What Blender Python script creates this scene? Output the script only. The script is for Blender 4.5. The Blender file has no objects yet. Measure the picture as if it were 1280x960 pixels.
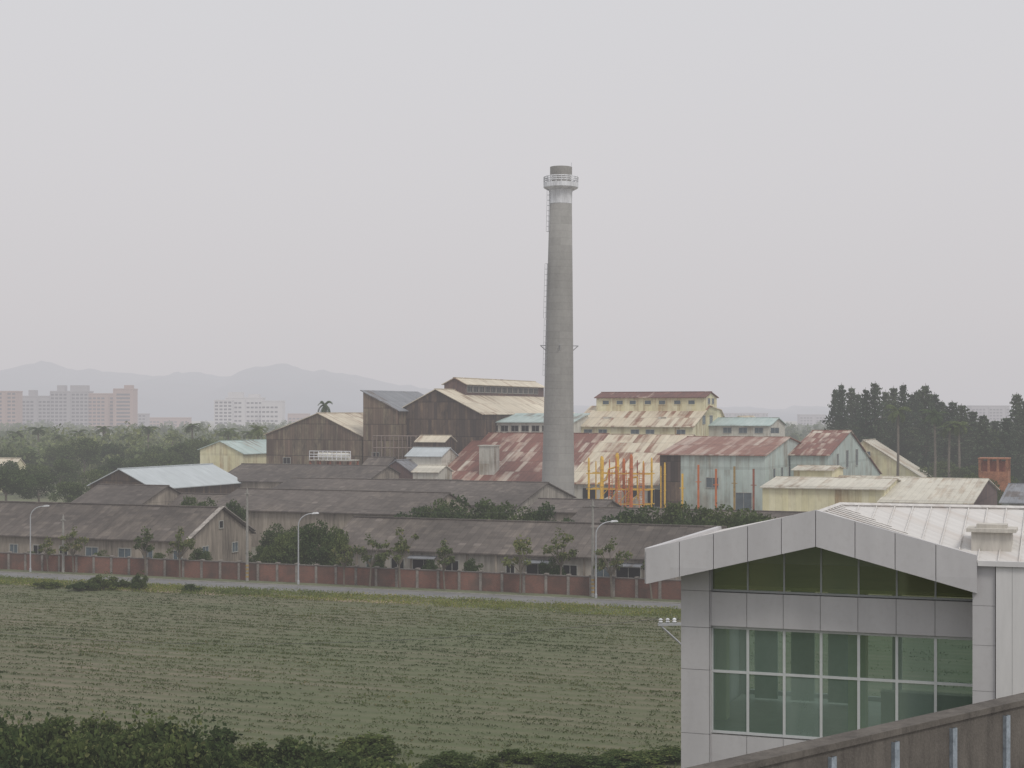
import bpy, math, random
import numpy as np
from mathutils import Vector, Matrix
random.seed(7)
F=2000.0; H=18.5; HR=515.0
A=math.radians(22); c=math.cos(A); s=math.sin(A)
scene=bpy.context.scene
scene.view_settings.view_transform='Standard'
scene.view_settings.look='None'
scene.view_settings.exposure=0
col=scene.collection
# ---- helpers turning image pixels at assumed depths into site coordinates: u runs along the road, w runs away from it
def U(px,w):
    k=(px-640)/F; return w*(k*c-s)/(c+k*s)
def YY(px,w):
    return -U(px,w)*s+w*c
def Z(row,px,w): return H-(row-HR)/F*YY(px,w)
def XY(u,w): return (u*c+w*s, -u*s+w*c)
def Wd(px,u):
    k=(px-640)/F; return u*(c+k*s)/(k*c-s)
# ---------------------------------------------------------------- materials
HAZE_GLOW=(0.630,0.614,0.636,1)
def painted_haze_group():  # haze painted into each material as emission growing with distance, no volume
    g=bpy.data.node_groups.new('painted_haze','ShaderNodeTree')
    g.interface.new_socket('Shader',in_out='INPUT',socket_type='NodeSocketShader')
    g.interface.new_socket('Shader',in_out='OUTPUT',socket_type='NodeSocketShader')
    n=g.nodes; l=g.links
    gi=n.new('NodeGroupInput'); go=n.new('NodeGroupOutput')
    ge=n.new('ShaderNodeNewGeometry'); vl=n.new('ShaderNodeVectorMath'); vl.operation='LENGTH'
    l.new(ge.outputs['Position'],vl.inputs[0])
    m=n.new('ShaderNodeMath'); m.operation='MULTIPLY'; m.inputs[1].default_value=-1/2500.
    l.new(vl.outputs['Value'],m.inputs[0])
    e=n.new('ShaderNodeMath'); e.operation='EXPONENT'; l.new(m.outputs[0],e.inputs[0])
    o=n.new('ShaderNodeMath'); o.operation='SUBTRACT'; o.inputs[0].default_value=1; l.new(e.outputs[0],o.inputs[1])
    em=n.new('ShaderNodeEmission'); em.inputs[0].default_value=HAZE_GLOW
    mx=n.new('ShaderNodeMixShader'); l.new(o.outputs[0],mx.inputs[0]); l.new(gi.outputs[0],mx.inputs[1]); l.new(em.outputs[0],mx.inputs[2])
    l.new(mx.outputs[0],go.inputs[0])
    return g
HG=painted_haze_group()
class G:
    def __init__(self,name):
        self.m=bpy.data.materials.new(name); self.m.use_nodes=True
        self.t=self.m.node_tree; self.n=self.t.nodes; self.l=self.t.links
        self.n.clear()
        self.out=self.n.new('ShaderNodeOutputMaterial')
    def s(self,node,i,v):
        if v is None: return
        if isinstance(v,bpy.types.NodeSocket): self.l.new(v,node.inputs[i])
        else:
            if isinstance(v,(tuple,list)) and len(v)==3 and node.inputs[i].type=='RGBA': v=(*v,1)
            node.inputs[i].default_value=v
    def math(self,op,a,b=None,c_=None,clamp=False):
        n=self.n.new('ShaderNodeMath'); n.operation=op; n.use_clamp=clamp
        self.s(n,0,a); self.s(n,1,b); self.s(n,2,c_); return n.outputs[0]
    def vm(self,op,a,b=None):
        n=self.n.new('ShaderNodeVectorMath'); n.operation=op
        self.s(n,0,a); self.s(n,1,b); return n.outputs[0]
    def mix(self,f,a,b,mode='MIX'):
        n=self.n.new('ShaderNodeMixRGB'); n.blend_type=mode
        self.s(n,0,f); self.s(n,1,a); self.s(n,2,b); return n.outputs[0]
    def noise(self,v,scale=1,detail=5,rough=.6):
        n=self.n.new('ShaderNodeTexNoise'); self.s(n,'Vector',v)
        n.inputs['Scale'].default_value=scale; n.inputs['Detail'].default_value=detail; n.inputs['Roughness'].default_value=rough
        return n.outputs[0]
    def white(self,v):
        n=self.n.new('ShaderNodeTexWhiteNoise'); n.noise_dimensions='3D'; self.s(n,'Vector',v); return n.outputs['Value']
    def mr(self,v,a,b,x=0.,y=1.):
        n=self.n.new('ShaderNodeMapRange'); self.s(n,0,v)
        for i,k in enumerate((a,b,x,y)): n.inputs[i+1].default_value=k
        return n.outputs[0]
    def obj(self):
        return self.n.new('ShaderNodeTexCoord').outputs['Object']
    def rnd(self):
        return self.n.new('ShaderNodeObjectInfo').outputs['Random']
    def coord(self,mode):
        sp=self.n.new('ShaderNodeSeparateXYZ'); self.l.new(self.obj(),sp.inputs[0])
        x,y,z=sp.outputs
        if mode=='u': a,b=x,y
        elif mode=='w': a,b=y,x
        else: a,b=self.math('ADD',x,y),z
        cb=self.n.new('ShaderNodeCombineXYZ'); self.l.new(a,cb.inputs[0]); self.l.new(b,cb.inputs[1])
        return cb.outputs[0],a,b
    def fin(self,color,rough=.8,metal=0,bump=None,bs=.3,bd=.05,spec=.3):
        p=self.n.new('ShaderNodeBsdfPrincipled')
        self.s(p,'Base Color',color); self.s(p,'Roughness',rough); p.inputs['Metallic'].default_value=metal
        p.inputs['Specular IOR Level'].default_value=spec
        if bump is not None:
            b=self.n.new('ShaderNodeBump'); b.inputs['Strength'].default_value=bs; b.inputs['Distance'].default_value=bd
            self.s(b,'Height',bump); self.l.new(b.outputs[0],p.inputs['Normal'])
        return self.wrap(p.outputs[0])
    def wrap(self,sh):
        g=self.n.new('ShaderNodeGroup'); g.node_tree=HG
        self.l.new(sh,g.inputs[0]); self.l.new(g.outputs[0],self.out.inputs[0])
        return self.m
def sheet(name,mode,base,alt,rust,amt,sw=1.0,sl=2.4,seam=.75,rustalt=None,rough=.7,cellw=.26,soft=.07,big=.11,tone=0.,patch=0.):
    """corrugated sheeting: per-sheet tone, rust patches and run-down streaks"""
    g=G(name); v,a,b=g.coord(mode)
    r0=g.rnd(); off=g.math('MULTIPLY',r0,90.)
    v2=g.vm('ADD',v,off)
    cell=g.vm('FLOOR',g.vm('MULTIPLY',v,(1/sw,1/sl,1.)))
    r=g.white(g.vm('ADD',cell,off))
    rb=g.white(g.vm('ADD',cell,g.math('ADD',off,7.3)))
    n1=g.noise(v2,big,7,.62)
    n2=g.noise(g.vm('MULTIPLY',v2,(1.6,.16,1.)),1.,4,.6)
    t=g.math('ADD',g.math('MULTIPLY',n1,1.15),g.math('ADD',g.math('MULTIPLY',n2,.55),g.math('MULTIPLY',r,cellw)))
    th=.85+cellw*.5+.5*(.5-amt)
    f=g.mr(t,th-soft,th+soft)
    cb=g.mix(rb,base,alt)
    n3=g.noise(g.vm('MULTIPLY',v2,(.9,.35,1.)),.8,6,.7)
    cb=g.mix(g.mr(n3,.35,.7,0,.4),cb,tuple(x*.5 for x in base))
    rr=g.mix(g.mr(n3,.3,.7),rust,rustalt or tuple(x*.5 for x in rust))
    cc=g.mix(f,cb,rr)
    if patch>0:
        cc=g.mix(g.math('MULTIPLY',g.math('GREATER_THAN',g.white(g.vm('ADD',cell,g.math('ADD',off,31.7))),1-patch),.8),cc,tuple(min(.7,x*1.9) for x in base))
    if tone>0:
        cc=g.mix(1.,cc,g.mr(g.noise(v2,.06,4,.6),.3,.7,1-tone,1+tone),'MULTIPLY')
    fr=g.math('FRACT',g.math('DIVIDE',a,sw))
    cc=g.mix(g.math('LESS_THAN',fr,.09),cc,g.mix(1.,cc,(seam,)*3,'MULTIPLY'))
    fb=g.math('FRACT',g.math('DIVIDE',b,sl))
    cc=g.mix(g.math('LESS_THAN',fb,.05),cc,g.mix(1.,cc,(seam,)*3,'MULTIPLY'))
    bump=g.math('SINE',g.math('MULTIPLY',a,6.283/.25))
    return g.fin(cc,rough,0,bump,.25,.03)
def plain(name,colr,var=.25,scale=.6,rough=.8,metal=0,spec=.3,streak=False):
    g=G(name); o=g.vm('ADD',g.obj(),g.math('MULTIPLY',g.rnd(),50.))
    if streak: o=g.vm('MULTIPLY',o,(1.,1.,.15))
    n=g.noise(o,scale,7,.65); n2=g.noise(o,scale*8,4,.6)
    m=g.mr(g.math('ADD',g.math('MULTIPLY',n,.7),g.math('MULTIPLY',n2,.3)),.3,.7,1-var,1+var*.5)
    cc=g.mix(1.,colr,m,'MULTIPLY')
    return g.fin(cc,rough,metal,n2,.15,.02,spec)
MT={}
for md in ('u','w'):
    MT['tile_'+md]=sheet('old_grey_tile_'+md,md,(.092,.079,.071),(.130,.112,.100),(.20,.17,.145),.27,.9,.55,.8,(.070,.059,.052),.9,soft=.12,tone=.28,patch=.012)
    MT['rust_'+md]=sheet('rusted_roof_sheet_'+md,md,(.55,.49,.41),(.40,.28,.22),(.22,.095,.070),.76,.9,4.6,.75,(.135,.062,.05),cellw=.5,soft=.13)
    MT['rustdark_'+md]=sheet('deep_rusted_ridge_sheet_'+md,md,(.42,.34,.28),(.34,.22,.17),(.17,.07,.055),.85,.9,4.6,.75,(.10,.05,.045),cellw=.3,soft=.09)
    MT['rustpale_'+md]=sheet('patchy_cream_rust_sheet_'+md,md,(.62,.56,.44),(.56,.48,.36),(.27,.14,.09),.27,.9,4.6,.8,(.18,.09,.06),cellw=.40,soft=.13)
    MT['rustlight_'+md]=sheet('streaked_roof_sheet_'+md,md,(.48,.40,.34),(.40,.27,.22),(.27,.14,.105),.62,.85,9,.72,(.19,.095,.075),cellw=.5,soft=.14)
    MT['tan_'+md]=sheet('weathered_tan_sheet_'+md,md,(.66,.60,.48),(.58,.51,.40),(.32,.21,.14),.20,.9,3.5,.85,soft=.12,tone=.12)
    MT['white_'+md]=sheet('faded_white_sheet_'+md,md,(.63,.60,.51),(.57,.54,.46),(.40,.30,.21),.24,.9,30,.82,soft=.14,tone=.1)
    MT['teal_'+md]=sheet('faded_teal_sheet_'+md,md,(.38,.48,.46),(.45,.53,.51),(.33,.33,.29),.2,.9,6,.85,tone=.12)
    MT['pale_'+md]=sheet('pale_blue_sheet_'+md,md,(.47,.51,.53),(.50,.54,.56),(.43,.47,.48),.1,.9,30,.95,(.40,.44,.45),soft=.2)
    MT['greymetal_'+md]=sheet('grey_metal_sheet_'+md,md,(.20,.21,.23),(.25,.26,.28),(.16,.14,.13),.25,.9,4,.85)
MT['wallrust']=sheet('dark_rusted_wall_sheet','wall',(.095,.066,.050),(.20,.15,.11),(.28,.23,.155),.42,.55,3.2,.5,(.055,.042,.036),cellw=.7,soft=.12,tone=.35,patch=.03)
MT['wallrust2']=sheet('black_rusted_wall_sheet','wall',(.060,.047,.042),(.125,.090,.070),(.20,.14,.095),.36,.6,3.4,.55,(.032,.027,.026),cellw=.6,soft=.12,tone=.35,patch=.015)
MT['wallteal']=sheet('teal_wall_sheet','wall',(.44,.52,.49),(.49,.56,.53),(.35,.34,.29),.24,1.0,9,.86,soft=.14,tone=.15)
MT['wallcream']=sheet('cream_wall_sheet','wall',(.68,.63,.40),(.71,.67,.48),(.48,.35,.20),.16,1.0,9,.9,soft=.14,tone=.12)
MT['wallpale']=sheet('pale_wall_sheet','wall',(.54,.53,.47),(.59,.57,.51),(.36,.31,.24),.2,1.0,9,.88,soft=.12,tone=.12)
MT['wallbrown']=sheet('brown_wall_sheet','wall',(.13,.085,.08),(.10,.07,.068),(.19,.12,.10),.3,1.0,5,.8,tone=.2)
MT['plaster']=plain('grimy_plaster',(.31,.27,.225),.7,.35,.9,streak=True)
MT['plaster2']=plain('dirty_white_plaster',(.37,.34,.30),.7,.3,.9,streak=True)
MT['conc']=plain('old_concrete',(.30,.29,.27),.35,.5,.9)
MT['lampgrey']=plain('galvanised_steel',(.42,.43,.45),.1,1,.5,.3)
MT['yellow']=plain('yellow_paint',(.74,.46,.07),.4,1,.6)
MT['ochre']=plain('worn_ochre_band',(.36,.25,.10),.5,2,.8)
MT['orange']=plain('orange_rust_paint',(.56,.17,.06),.45,1,.7)
MT['redrust']=plain('red_rust_steel',(.30,.11,.07),.4,1,.8)
MT['darkopen']=plain('dark_opening',(.02,.02,.022),.2,1,.4)
MT['glassold']=plain('old_window_glass',(.10,.13,.15),.4,1,.2,spec=.6)
MT['frame']=plain('window_frame_paint',(.36,.36,.33),.3,1,.6)
MT['bark']=plain('bark',(.16,.14,.115),.35,3,.95)
MT['whitepaint']=plain('chalky_white_paint',(.76,.77,.80),.45,.8,.8,streak=True)
MT['apt1']=plain('pinkish_apartment_tile',(.34,.25,.22),.1,.05,.9)
MT['apt2']=plain('grey_apartment_tile',(.30,.29,.30),.1,.05,.9)
MT['apt3']=plain('white_apartment_tile',(.50,.49,.49),.1,.05,.9)
MT['aptwin']=plain('dark_apartment_windows',(.10,.10,.115),.2,.05,.6)
MT['cable']=plain('grey_cable',(.10,.10,.10),.1,1,.8)
def brick_mat():
    g=G('red_brick_wall'); v,a,b=g.coord('wall')
    bt=g.n.new('ShaderNodeTexBrick'); g.l.new(v,bt.inputs['Vector'])
    bt.inputs['Color1'].default_value=(.23,.092,.064,1); bt.inputs['Color2'].default_value=(.165,.075,.057,1); bt.inputs['Mortar'].default_value=(.19,.14,.12,1)
    bt.inputs['Scale'].default_value=1; bt.inputs['Brick Width'].default_value=.22; bt.inputs['Row Height'].default_value=.07; bt.inputs['Mortar Size'].default_value=.012
    n=g.noise(g.obj(),.35,6,.65)
    bay=g.white(g.vm('FLOOR',g.vm('MULTIPLY',g.obj(),(1/2.4,0.,0.))))
    cc=g.mix(g.mr(n,.42,.66,0,.8),bt.outputs[0],(.085,.07,.062))
    cc=g.mix(1.,cc,g.mr(bay,0,1,.75,1.25),'MULTIPLY')
    return g.fin(cc,.9)
MT['brick']=brick_mat()
def chim_mat():
    g=G('board_marked_concrete'); sp=g.n.new('ShaderNodeSeparateXYZ'); g.l.new(g.obj(),sp.inputs[0])
    z=sp.outputs[2]
    band=g.white(g.vm('FLOOR',g.vm('MULTIPLY',g.obj(),(0.,0.,.8))))
    n=g.noise(g.vm('MULTIPLY',g.obj(),(1,1,.2)),.6,7,.65); n2=g.noise(g.obj(),2.2,6,.65)
    m=g.math('ADD',g.math('MULTIPLY',band,.13),g.math('ADD',g.math('MULTIPLY',n,.55),g.math('MULTIPLY',n2,.4)))
    cc=g.mix(g.mr(m,.32,.78),(.215,.210,.198),(.35,.343,.325))
    ln=g.math('LESS_THAN',g.math('FRACT',g.math('MULTIPLY',z,.8)),.07)
    cc=g.mix(g.math('MULTIPLY',ln,.25),cc,(.13,.125,.12))
    cc=g.mix(g.mr(z,2,16,.35,0.),cc,(.42,.42,.41))
    return g.fin(cc,.92,0,n2,.3,.05)
MT['chim']=chim_mat()
def foliage(name,dark,light,yellow=None,tr_=.3):
    g=G(name); ge=g.n.new('ShaderNodeNewGeometry')
    ri=ge.outputs['Random Per Island']
    n=g.noise(g.vm('ADD',g.obj(),g.math('MULTIPLY',g.rnd(),40.)),.45,3,.6)
    t=g.math('ADD',g.math('MULTIPLY',ri,.5),g.math('MULTIPLY',g.mr(n,.3,.7),.5))
    cc=g.mix(t,dark,light)
    if yellow: cc=g.mix(g.math('GREATER_THAN',ri,.9),cc,yellow)
    big=g.noise(g.obj(),.045,3,.6)
    cc=g.mix(1.,cc,g.mix(g.mr(big,.35,.65),(.72,.80,.80),(1.28,1.18,1.0)),'MULTIPLY')
    cc=g.mix(1.,cc,g.mix(g.rnd(),(.75,.82,.8),(1.35,1.25,1.1)),'MULTIPLY')
    p=g.n.new('ShaderNodeBsdfDiffuse'); g.l.new(cc,p.inputs[0])
    tr=g.n.new('ShaderNodeBsdfTranslucent'); g.l.new(cc,tr.inputs[0])
    mx=g.n.new('ShaderNodeMixShader'); mx.inputs[0].default_value=tr_
    g.l.new(p.outputs[0],mx.inputs[1]); g.l.new(tr.outputs[0],mx.inputs[2])
    return g.wrap(mx.outputs[0])
MT['leaf']=foliage('leaf_dark_green',(.035,.058,.030),(.12,.155,.070))
MT['leaf2']=foliage('leaf_mid_green',(.07,.09,.045),(.17,.195,.095),(.22,.20,.11))
MT['beltleaf']=foliage('woodland_leaf',(.05,.08,.048),(.17,.21,.11))
MT['needle']=foliage('conifer_needles',(.034,.056,.046),(.095,.128,.088))
MT['crop']=foliage('crop_leaf',(.045,.066,.027),(.115,.142,.058),(.15,.135,.075))
MT['grass']=foliage('verge_grass',(.085,.115,.040),(.20,.235,.09),(.25,.23,.12))
MT['bushleaf']=foliage('bush_leaf',(.030,.050,.024),(.115,.150,.062),(.16,.18,.09))
# ---------------------------------------------------------------- mesh helpers
class MB:
    def __init__(self): self.v=[]; self.f=[]; self.mi=[]
    def poly(self,pts,mi=0):
        b=len(self.v); self.v+= [tuple(p) for p in pts]; self.f.append(tuple(range(b,b+len(pts)))); self.mi.append(mi)
    def box(self,x0,x1,y0,y1,z0,z1,mi=0):
        b=len(self.v)
        self.v+=[(x0,y0,z0),(x1,y0,z0),(x1,y1,z0),(x0,y1,z0),(x0,y0,z1),(x1,y0,z1),(x1,y1,z1),(x0,y1,z1)]
        for q in ((0,3,2,1),(4,5,6,7),(0,1,5,4),(1,2,6,5),(2,3,7,6),(3,0,4,7)):
            self.f.append(tuple(b+i for i in q)); self.mi.append(mi)
    def prism(self,prof,e0,e1,axis,mi=0):
        n=len(prof); b=len(self.v)
        for e in (e0,e1):
            for a,z in prof:
                self.v.append((e,a,z) if axis=='u' else (a,e,z))
        self.f.append(tuple(b+i for i in range(n))); self.mi.append(mi)
        self.f.append(tuple(b+n+i for i in reversed(range(n)))); self.mi.append(mi)
        for i in range(n):
            j=(i+1)%n; self.f.append((b+i,b+n+i,b+n+j,b+j)); self.mi.append(mi)
    def cyl(self,p0,p1,r0,r1,seg=10,mi=0,cap=True):
        p0=Vector(p0); p1=Vector(p1); d=(p1-p0).normalized()
        t=d.cross(Vector((0,0,1))); 
        if t.length<1e-3: t=Vector((1,0,0))
        t.normalize(); q=d.cross(t); b=len(self.v)
        for p,r in ((p0,r0),(p1,r1)):
            for i in range(seg):
                a=2*math.pi*i/seg; self.v.append(tuple(p+t*math.cos(a)*r+q*math.sin(a)*r))
        for i in range(seg):
            j=(i+1)%seg; self.f.append((b+i,b+j,b+seg+j,b+seg+i)); self.mi.append(mi)
        if cap:
            self.f.append(tuple(b+i for i in reversed(range(seg)))); self.mi.append(mi)
            self.f.append(tuple(b+seg+i for i in range(seg))); self.mi.append(mi)
    def tube(self,pts,rs,seg=8,mi=0):
        for i in range(len(pts)-1): self.cyl(pts[i],pts[i+1],rs[i],rs[i+1],seg,mi)
    def bar(self,p0,p1,r,mi=0): self.cyl(p0,p1,r,r,4,mi)
    def lathe(self,prof,seg=32,mi=0):
        b=len(self.v)
        for r,z in prof:
            for i in range(seg):
                a=2*math.pi*i/seg; self.v.append((r*math.cos(a),r*math.sin(a),z))
        for k in range(len(prof)-1):
            for i in range(seg):
                j=(i+1)%seg; self.f.append((b+k*seg+i,b+k*seg+j,b+(k+1)*seg+j,b+(k+1)*seg+i)); self.mi.append(mi)
        self.f.append(tuple(b+(len(prof)-1)*seg+i for i in range(seg))); self.mi.append(mi)
    def mesh(self,name,mats,smooth=False):
        me=bpy.data.meshes.new(name); me.from_pydata(self.v,[],self.f)
        for m in mats: me.materials.append(m)
        me.polygons.foreach_set('material_index',self.mi)
        if smooth: me.polygons.foreach_set('use_smooth',[True]*len(self.f))
        me.update(); return me
def obj(name,me,loc=(0,0,0),rot=0,parent=None,**kw):
    o=bpy.data.objects.new(name,me); o.location=loc; o.rotation_euler=(0,0,rot)
    if parent is not None: o.parent=parent
    for k,v in kw.items(): o[k]=v
    col.objects.link(o); return o
def thing(name,loc,rot,label,cat,group=None):
    o=obj(name,None,loc,rot,None,label=label,category=cat)
    o.empty_display_size=.5
    if group: o['group']=group
    return o
WCACHE={}
def win_mesh(w,h,bars,gm='glassold',fm='frame'):
    k=(round(w,2),round(h,2),bars,gm,fm)
    if k in WCACHE: return WCACHE[k]
    m=MB(); t=.09
    m.box(0,w,-.03,.02,0,h,0)
    m.box(-t,0,-.08,.03,-t,h+t,1); m.box(w,w+t,-.08,.03,-t,h+t,1)
    m.box(0,w,-.08,.03,h,h+t,1); m.box(0,w,-.12,.03,-t,0,1)
    for i in range(1,bars):
        x=w*i/bars; m.box(x-.03,x+.03,-.06,-.031,0,h,1)
    me=m.mesh('window',[MT[gm],MT[fm]]); WCACHE[k]=me; return me
def add_shell(root,off,L,D,axis,prof_fn,z0,wall,roof,names=('wall','roof'),over=.5,th=.14):
    span=D if axis=='u' else L; ext=L if axis=='u' else D
    top=[(f*span,z) for f,z in prof_fn]
    prof=[(0,z0),(span,z0)]+list(reversed(top))
    m=MB(); m.prism(prof,0,ext,axis)
    obj(names[0],m.mesh(names[0],[MT[wall]]),off,0,root)
    r=MB()
    for i in range(len(top)-1):
        (a0,za),(a1,zb)=top[i],top[i+1]
        sl=(zb-za)/(a1-a0)
        oa=over if i==0 else 0; ob=over if i==len(top)-2 else 0
        b0=a0-oa; b1=a1+ob; y0=za-sl*oa+.02; y1=zb+sl*ob+.02
        r.prism([(b0,y0),(b1,y1),(b1,y1+th),(b0,y0+th)],-over*.7,ext+over*.7,axis)
    rm=roof+'_'+axis
    obj(names[1],r.mesh(names[1],[MT[rm]]),off,0,root)
    if len(top)==3:
        a,z=top[1]; q=MB()
        if axis=='u': q.box(-over*.7-.02,ext+over*.7+.02,a-.25,a+.25,z+.1,z+.24)
        else: q.box(a-.25,a+.25,-over*.7-.02,ext+over*.7+.02,z+.1,z+.24)
        obj('ridge_cap' ,q.mesh('ridge_cap',[MT[rm]]),off,0,root)
def windows(root,off,face,specs,L=0,kind='window',gm='glassold',fm='frame'):
    for (a,z,w,h,bars) in specs:
        me=win_mesh(w,h,bars,gm,fm)
        if face=='f': obj(kind,me,(off[0]+a,off[1]-.01,z),0,root)
        else: obj(kind,me,(off[0]+L+.01,off[1]+a,z),math.pi/2,root)
def bld(name,label,cat,axis,w0,D,pxl,pxr,prof,wall,roof,group=None,over=.5,z0=0):
    u0=U(pxl,w0); L=U(pxr,w0)-u0
    x,y=XY(u0,w0)
    root=thing(name,(x,y,0),-A,label,cat,group)
    add_shell(root,(0,0,0),L,D,axis,prof,z0,wall,roof,over=over)
    return root,u0,L
# ---------------------------------------------------------------- ground, field, road
def ground_mat():
    g=G('rough_ground'); o=g.obj()
    n=g.noise(o,.03,8,.65); n2=g.noise(o,.6,5,.6)
    cc=g.mix(g.mr(n,.35,.65),(.10,.125,.058),(.17,.155,.11))
    cc=g.mix(g.mr(n2,.35,.7,0,.6),cc,(.085,.105,.046))
    return g.fin(cc,.95)
m=MB(); m.poly([(-9000,-500,0),(9000,-500,0),(9000,12000,0),(-9000,12000,0)])
obj('ground',m.mesh('ground',[ground_mat()]),kind='structure')
def rect_uw(name,mat,u0,u1,w0,w1,z,**kw):
    m=MB(); m.poly([(u0,w0,0),(u1,w0,0),(u1,w1,0),(u0,w1,0)])
    return obj(name,m.mesh(name,[mat]),(0,0,z),-A,**kw)
RS=1.7
def field_mat():
    g=G('field_soil_and_stubble'); sp=g.n.new('ShaderNodeSeparateXYZ'); o=g.obj(); g.l.new(o,sp.inputs[0])
    n=g.noise(o,.03,6,.6); n2=g.noise(o,.9,6,.7); n3=g.noise(g.vm('MULTIPLY',o,(.06,1.,1.)),.4,5,.65)
    row=g.math('COSINE',g.math('ADD',g.math('MULTIPLY',sp.outputs[1],6.283/RS),g.math('MULTIPLY',n2,2.6)))
    cc=g.mix(g.mr(n3,.36,.64),(.185,.155,.112),(.118,.112,.068))
    cc=g.mix(g.mr(row,-.7,.9,0,.65),cc,(.082,.096,.045))
    cc=g.mix(g.mr(n,.40,.60,0,.65),cc,(.085,.108,.048))
    cc=g.mix(g.mr(n2,.45,.75,0,.4),cc,(.065,.07,.04))
    return g.fin(cc,.95,0,n2,.5,.1)
rect_uw('field',field_mat(),-190,30,40,138.4,.004,kind='structure')
def road_mat():
    g=G('asphalt'); o=g.obj(); n=g.noise(o,.3,6,.6); n2=g.noise(g.vm('MULTIPLY',o,(.05,1,1)),.8,4,.6)
    cc=g.mix(g.mr(n,.3,.7),(.15,.15,.153),(.21,.207,.205)); cc=g.mix(g.mr(n2,.4,.7,0,.4),cc,(.12,.12,.12))
    return g.fin(cc,.9)
rect_uw('road',road_mat(),-260,60,144.6,148.9,.008,kind='structure')
rect_uw('road_edge_line',plain('road_paint',(.5,.5,.48),.6,2,.8),-260,60,144.9,144.98,.012,kind='structure')
m=MB(); m.box(-260,60,148.9,149.05,0,.13); obj('kerb',m.mesh('kerb',[MT['conc']]),(0,0,0),-A,kind='structure')
rect_uw('pavement',plain('grassy_pavement',(.14,.15,.09),.5,.4,.95),-260,60,149.05,151.3,.12,kind='structure')
rect_uw('factory_yard',plain('yard_dirt',(.17,.16,.125),.4,.1,.95),-180,40,152,300,.006,kind='structure')
for (pp,ww,ru,rw) in ((215,140.6,11,1.9),(330,140.2,5,1.),(430,139.8,7,1.1),(60,139.5,4,.9)):
    u1=U(pp,ww); m=MB(); n_=30
    m.poly([(u1+ (ru+.25*ru*math.sin(i*1.7+pp))*math.cos(i*6.283/n_), ww+(rw+.3*rw*math.sin(i*2.3))*math.sin(i*6.283/n_),0) for i in range(n_)])
    obj('soil_patch',m.mesh('soil_patch',[plain('bare_pinkish_soil',(.31,.24,.18),.5,.4,.95)]),(0,0,.012),-A,kind='structure')
def leaf_mesh(name,pos,size,rng,mat,flat=0.0,asp=.6):
    n=len(pos)
    nrm=rng.normal(size=(n,3)); nrm[:,2]+=flat; nrm/=np.linalg.norm(nrm,axis=1)[:,None]
    t=np.cross(nrm,rng.normal(size=(n,3))); t/=np.linalg.norm(t,axis=1)[:,None]
    b=np.cross(nrm,t)
    sz=size*(.6+.8*rng.random(n))[:,None] if np.isscalar(size) else size[:,None]*(.6+.8*rng.random(n))[:,None]
    t=t*sz*.5; b=b*sz*.5*asp
    V=np.stack([pos-t,pos-b*1.0+t*.1,pos+t,pos+b*1.0+t*.1],axis=1).reshape(-1,3)
    me=bpy.data.meshes.new(name); nv=len(V)
    me.vertices.add(nv); me.vertices.foreach_set('co',V.astype(np.float32).ravel())
    me.loops.add(nv); me.loops.foreach_set('vertex_index',np.arange(nv,dtype=np.int32))
    me.polygons.add(n); me.polygons.foreach_set('loop_start',np.arange(0,nv,4,dtype=np.int32))
    me.polygons.foreach_set('loop_total',np.full(n,4,dtype=np.int32))
    me.materials.append(mat); me.update(calc_edges=True); me.validate()
    return me
def cloud(blobs,n,rng,inner=.45):
    B=np.array(blobs,dtype=float)
    wt=B[:,3]**2; wt/=wt.sum()
    i=rng.choice(len(B),n,p=wt); d=rng.normal(size=(n,3)); d/=np.linalg.norm(d,axis=1)[:,None]
    r=(inner+(1-inner)*rng.random(n)**.6)*(1+.14*rng.normal(size=n))
    return B[i,:3]+d*np.stack([B[i,3],B[i,3],B[i,4]],axis=1)*r[:,None]
def broad_tree(h,spread,seed,nblob=14,n=4200,leaf=.42,sparse=False,low=.3,br=1.):
    rng=np.random.default_rng(seed); blobs=[]
    trunk=MB(); top=(rng.normal()*.2,rng.normal()*.2,h*.5); tk=.020 if sparse else .028
    trunk.tube([(0,0,-.1),(top[0]*.5,top[1]*.5,h*.25),top],[h*tk,h*tk*.8,h*tk*.6],8)
    for k in range(nblob):
        a=rng.random()*6.283; rr=spread*.5*math.sqrt(rng.random())*.85
        zz=h*(low+.12+(.80-low)*rng.random()*(1-.35*rr/(spread*.5)))
        r=spread*(.13+.11*rng.random())*(.75 if sparse else 1)*br
        blobs.append((rr*math.cos(a),rr*math.sin(a),zz,r,r*.75))
        if k%2==0 or sparse:
            trunk.tube([(top[0]*.7,top[1]*.7,h*.36),(rr*math.cos(a)*.5,rr*math.sin(a)*.5,(h*.42+zz)/2),(rr*math.cos(a),rr*math.sin(a),zz)],[h*.010,h*.007,h*.004],5)
    blobs.append((0,0,h*.85,spread*.15,h*.12))
    P=cloud(blobs,n,rng,.25 if sparse else .45)
    P[:,2]=np.maximum(P[:,2],h*low*.6)
    return trunk.mesh('trunk',[MT['bark']]),leaf_mesh('crown',P,leaf,rng,MT['leaf2' if sparse else 'leaf'])
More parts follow.
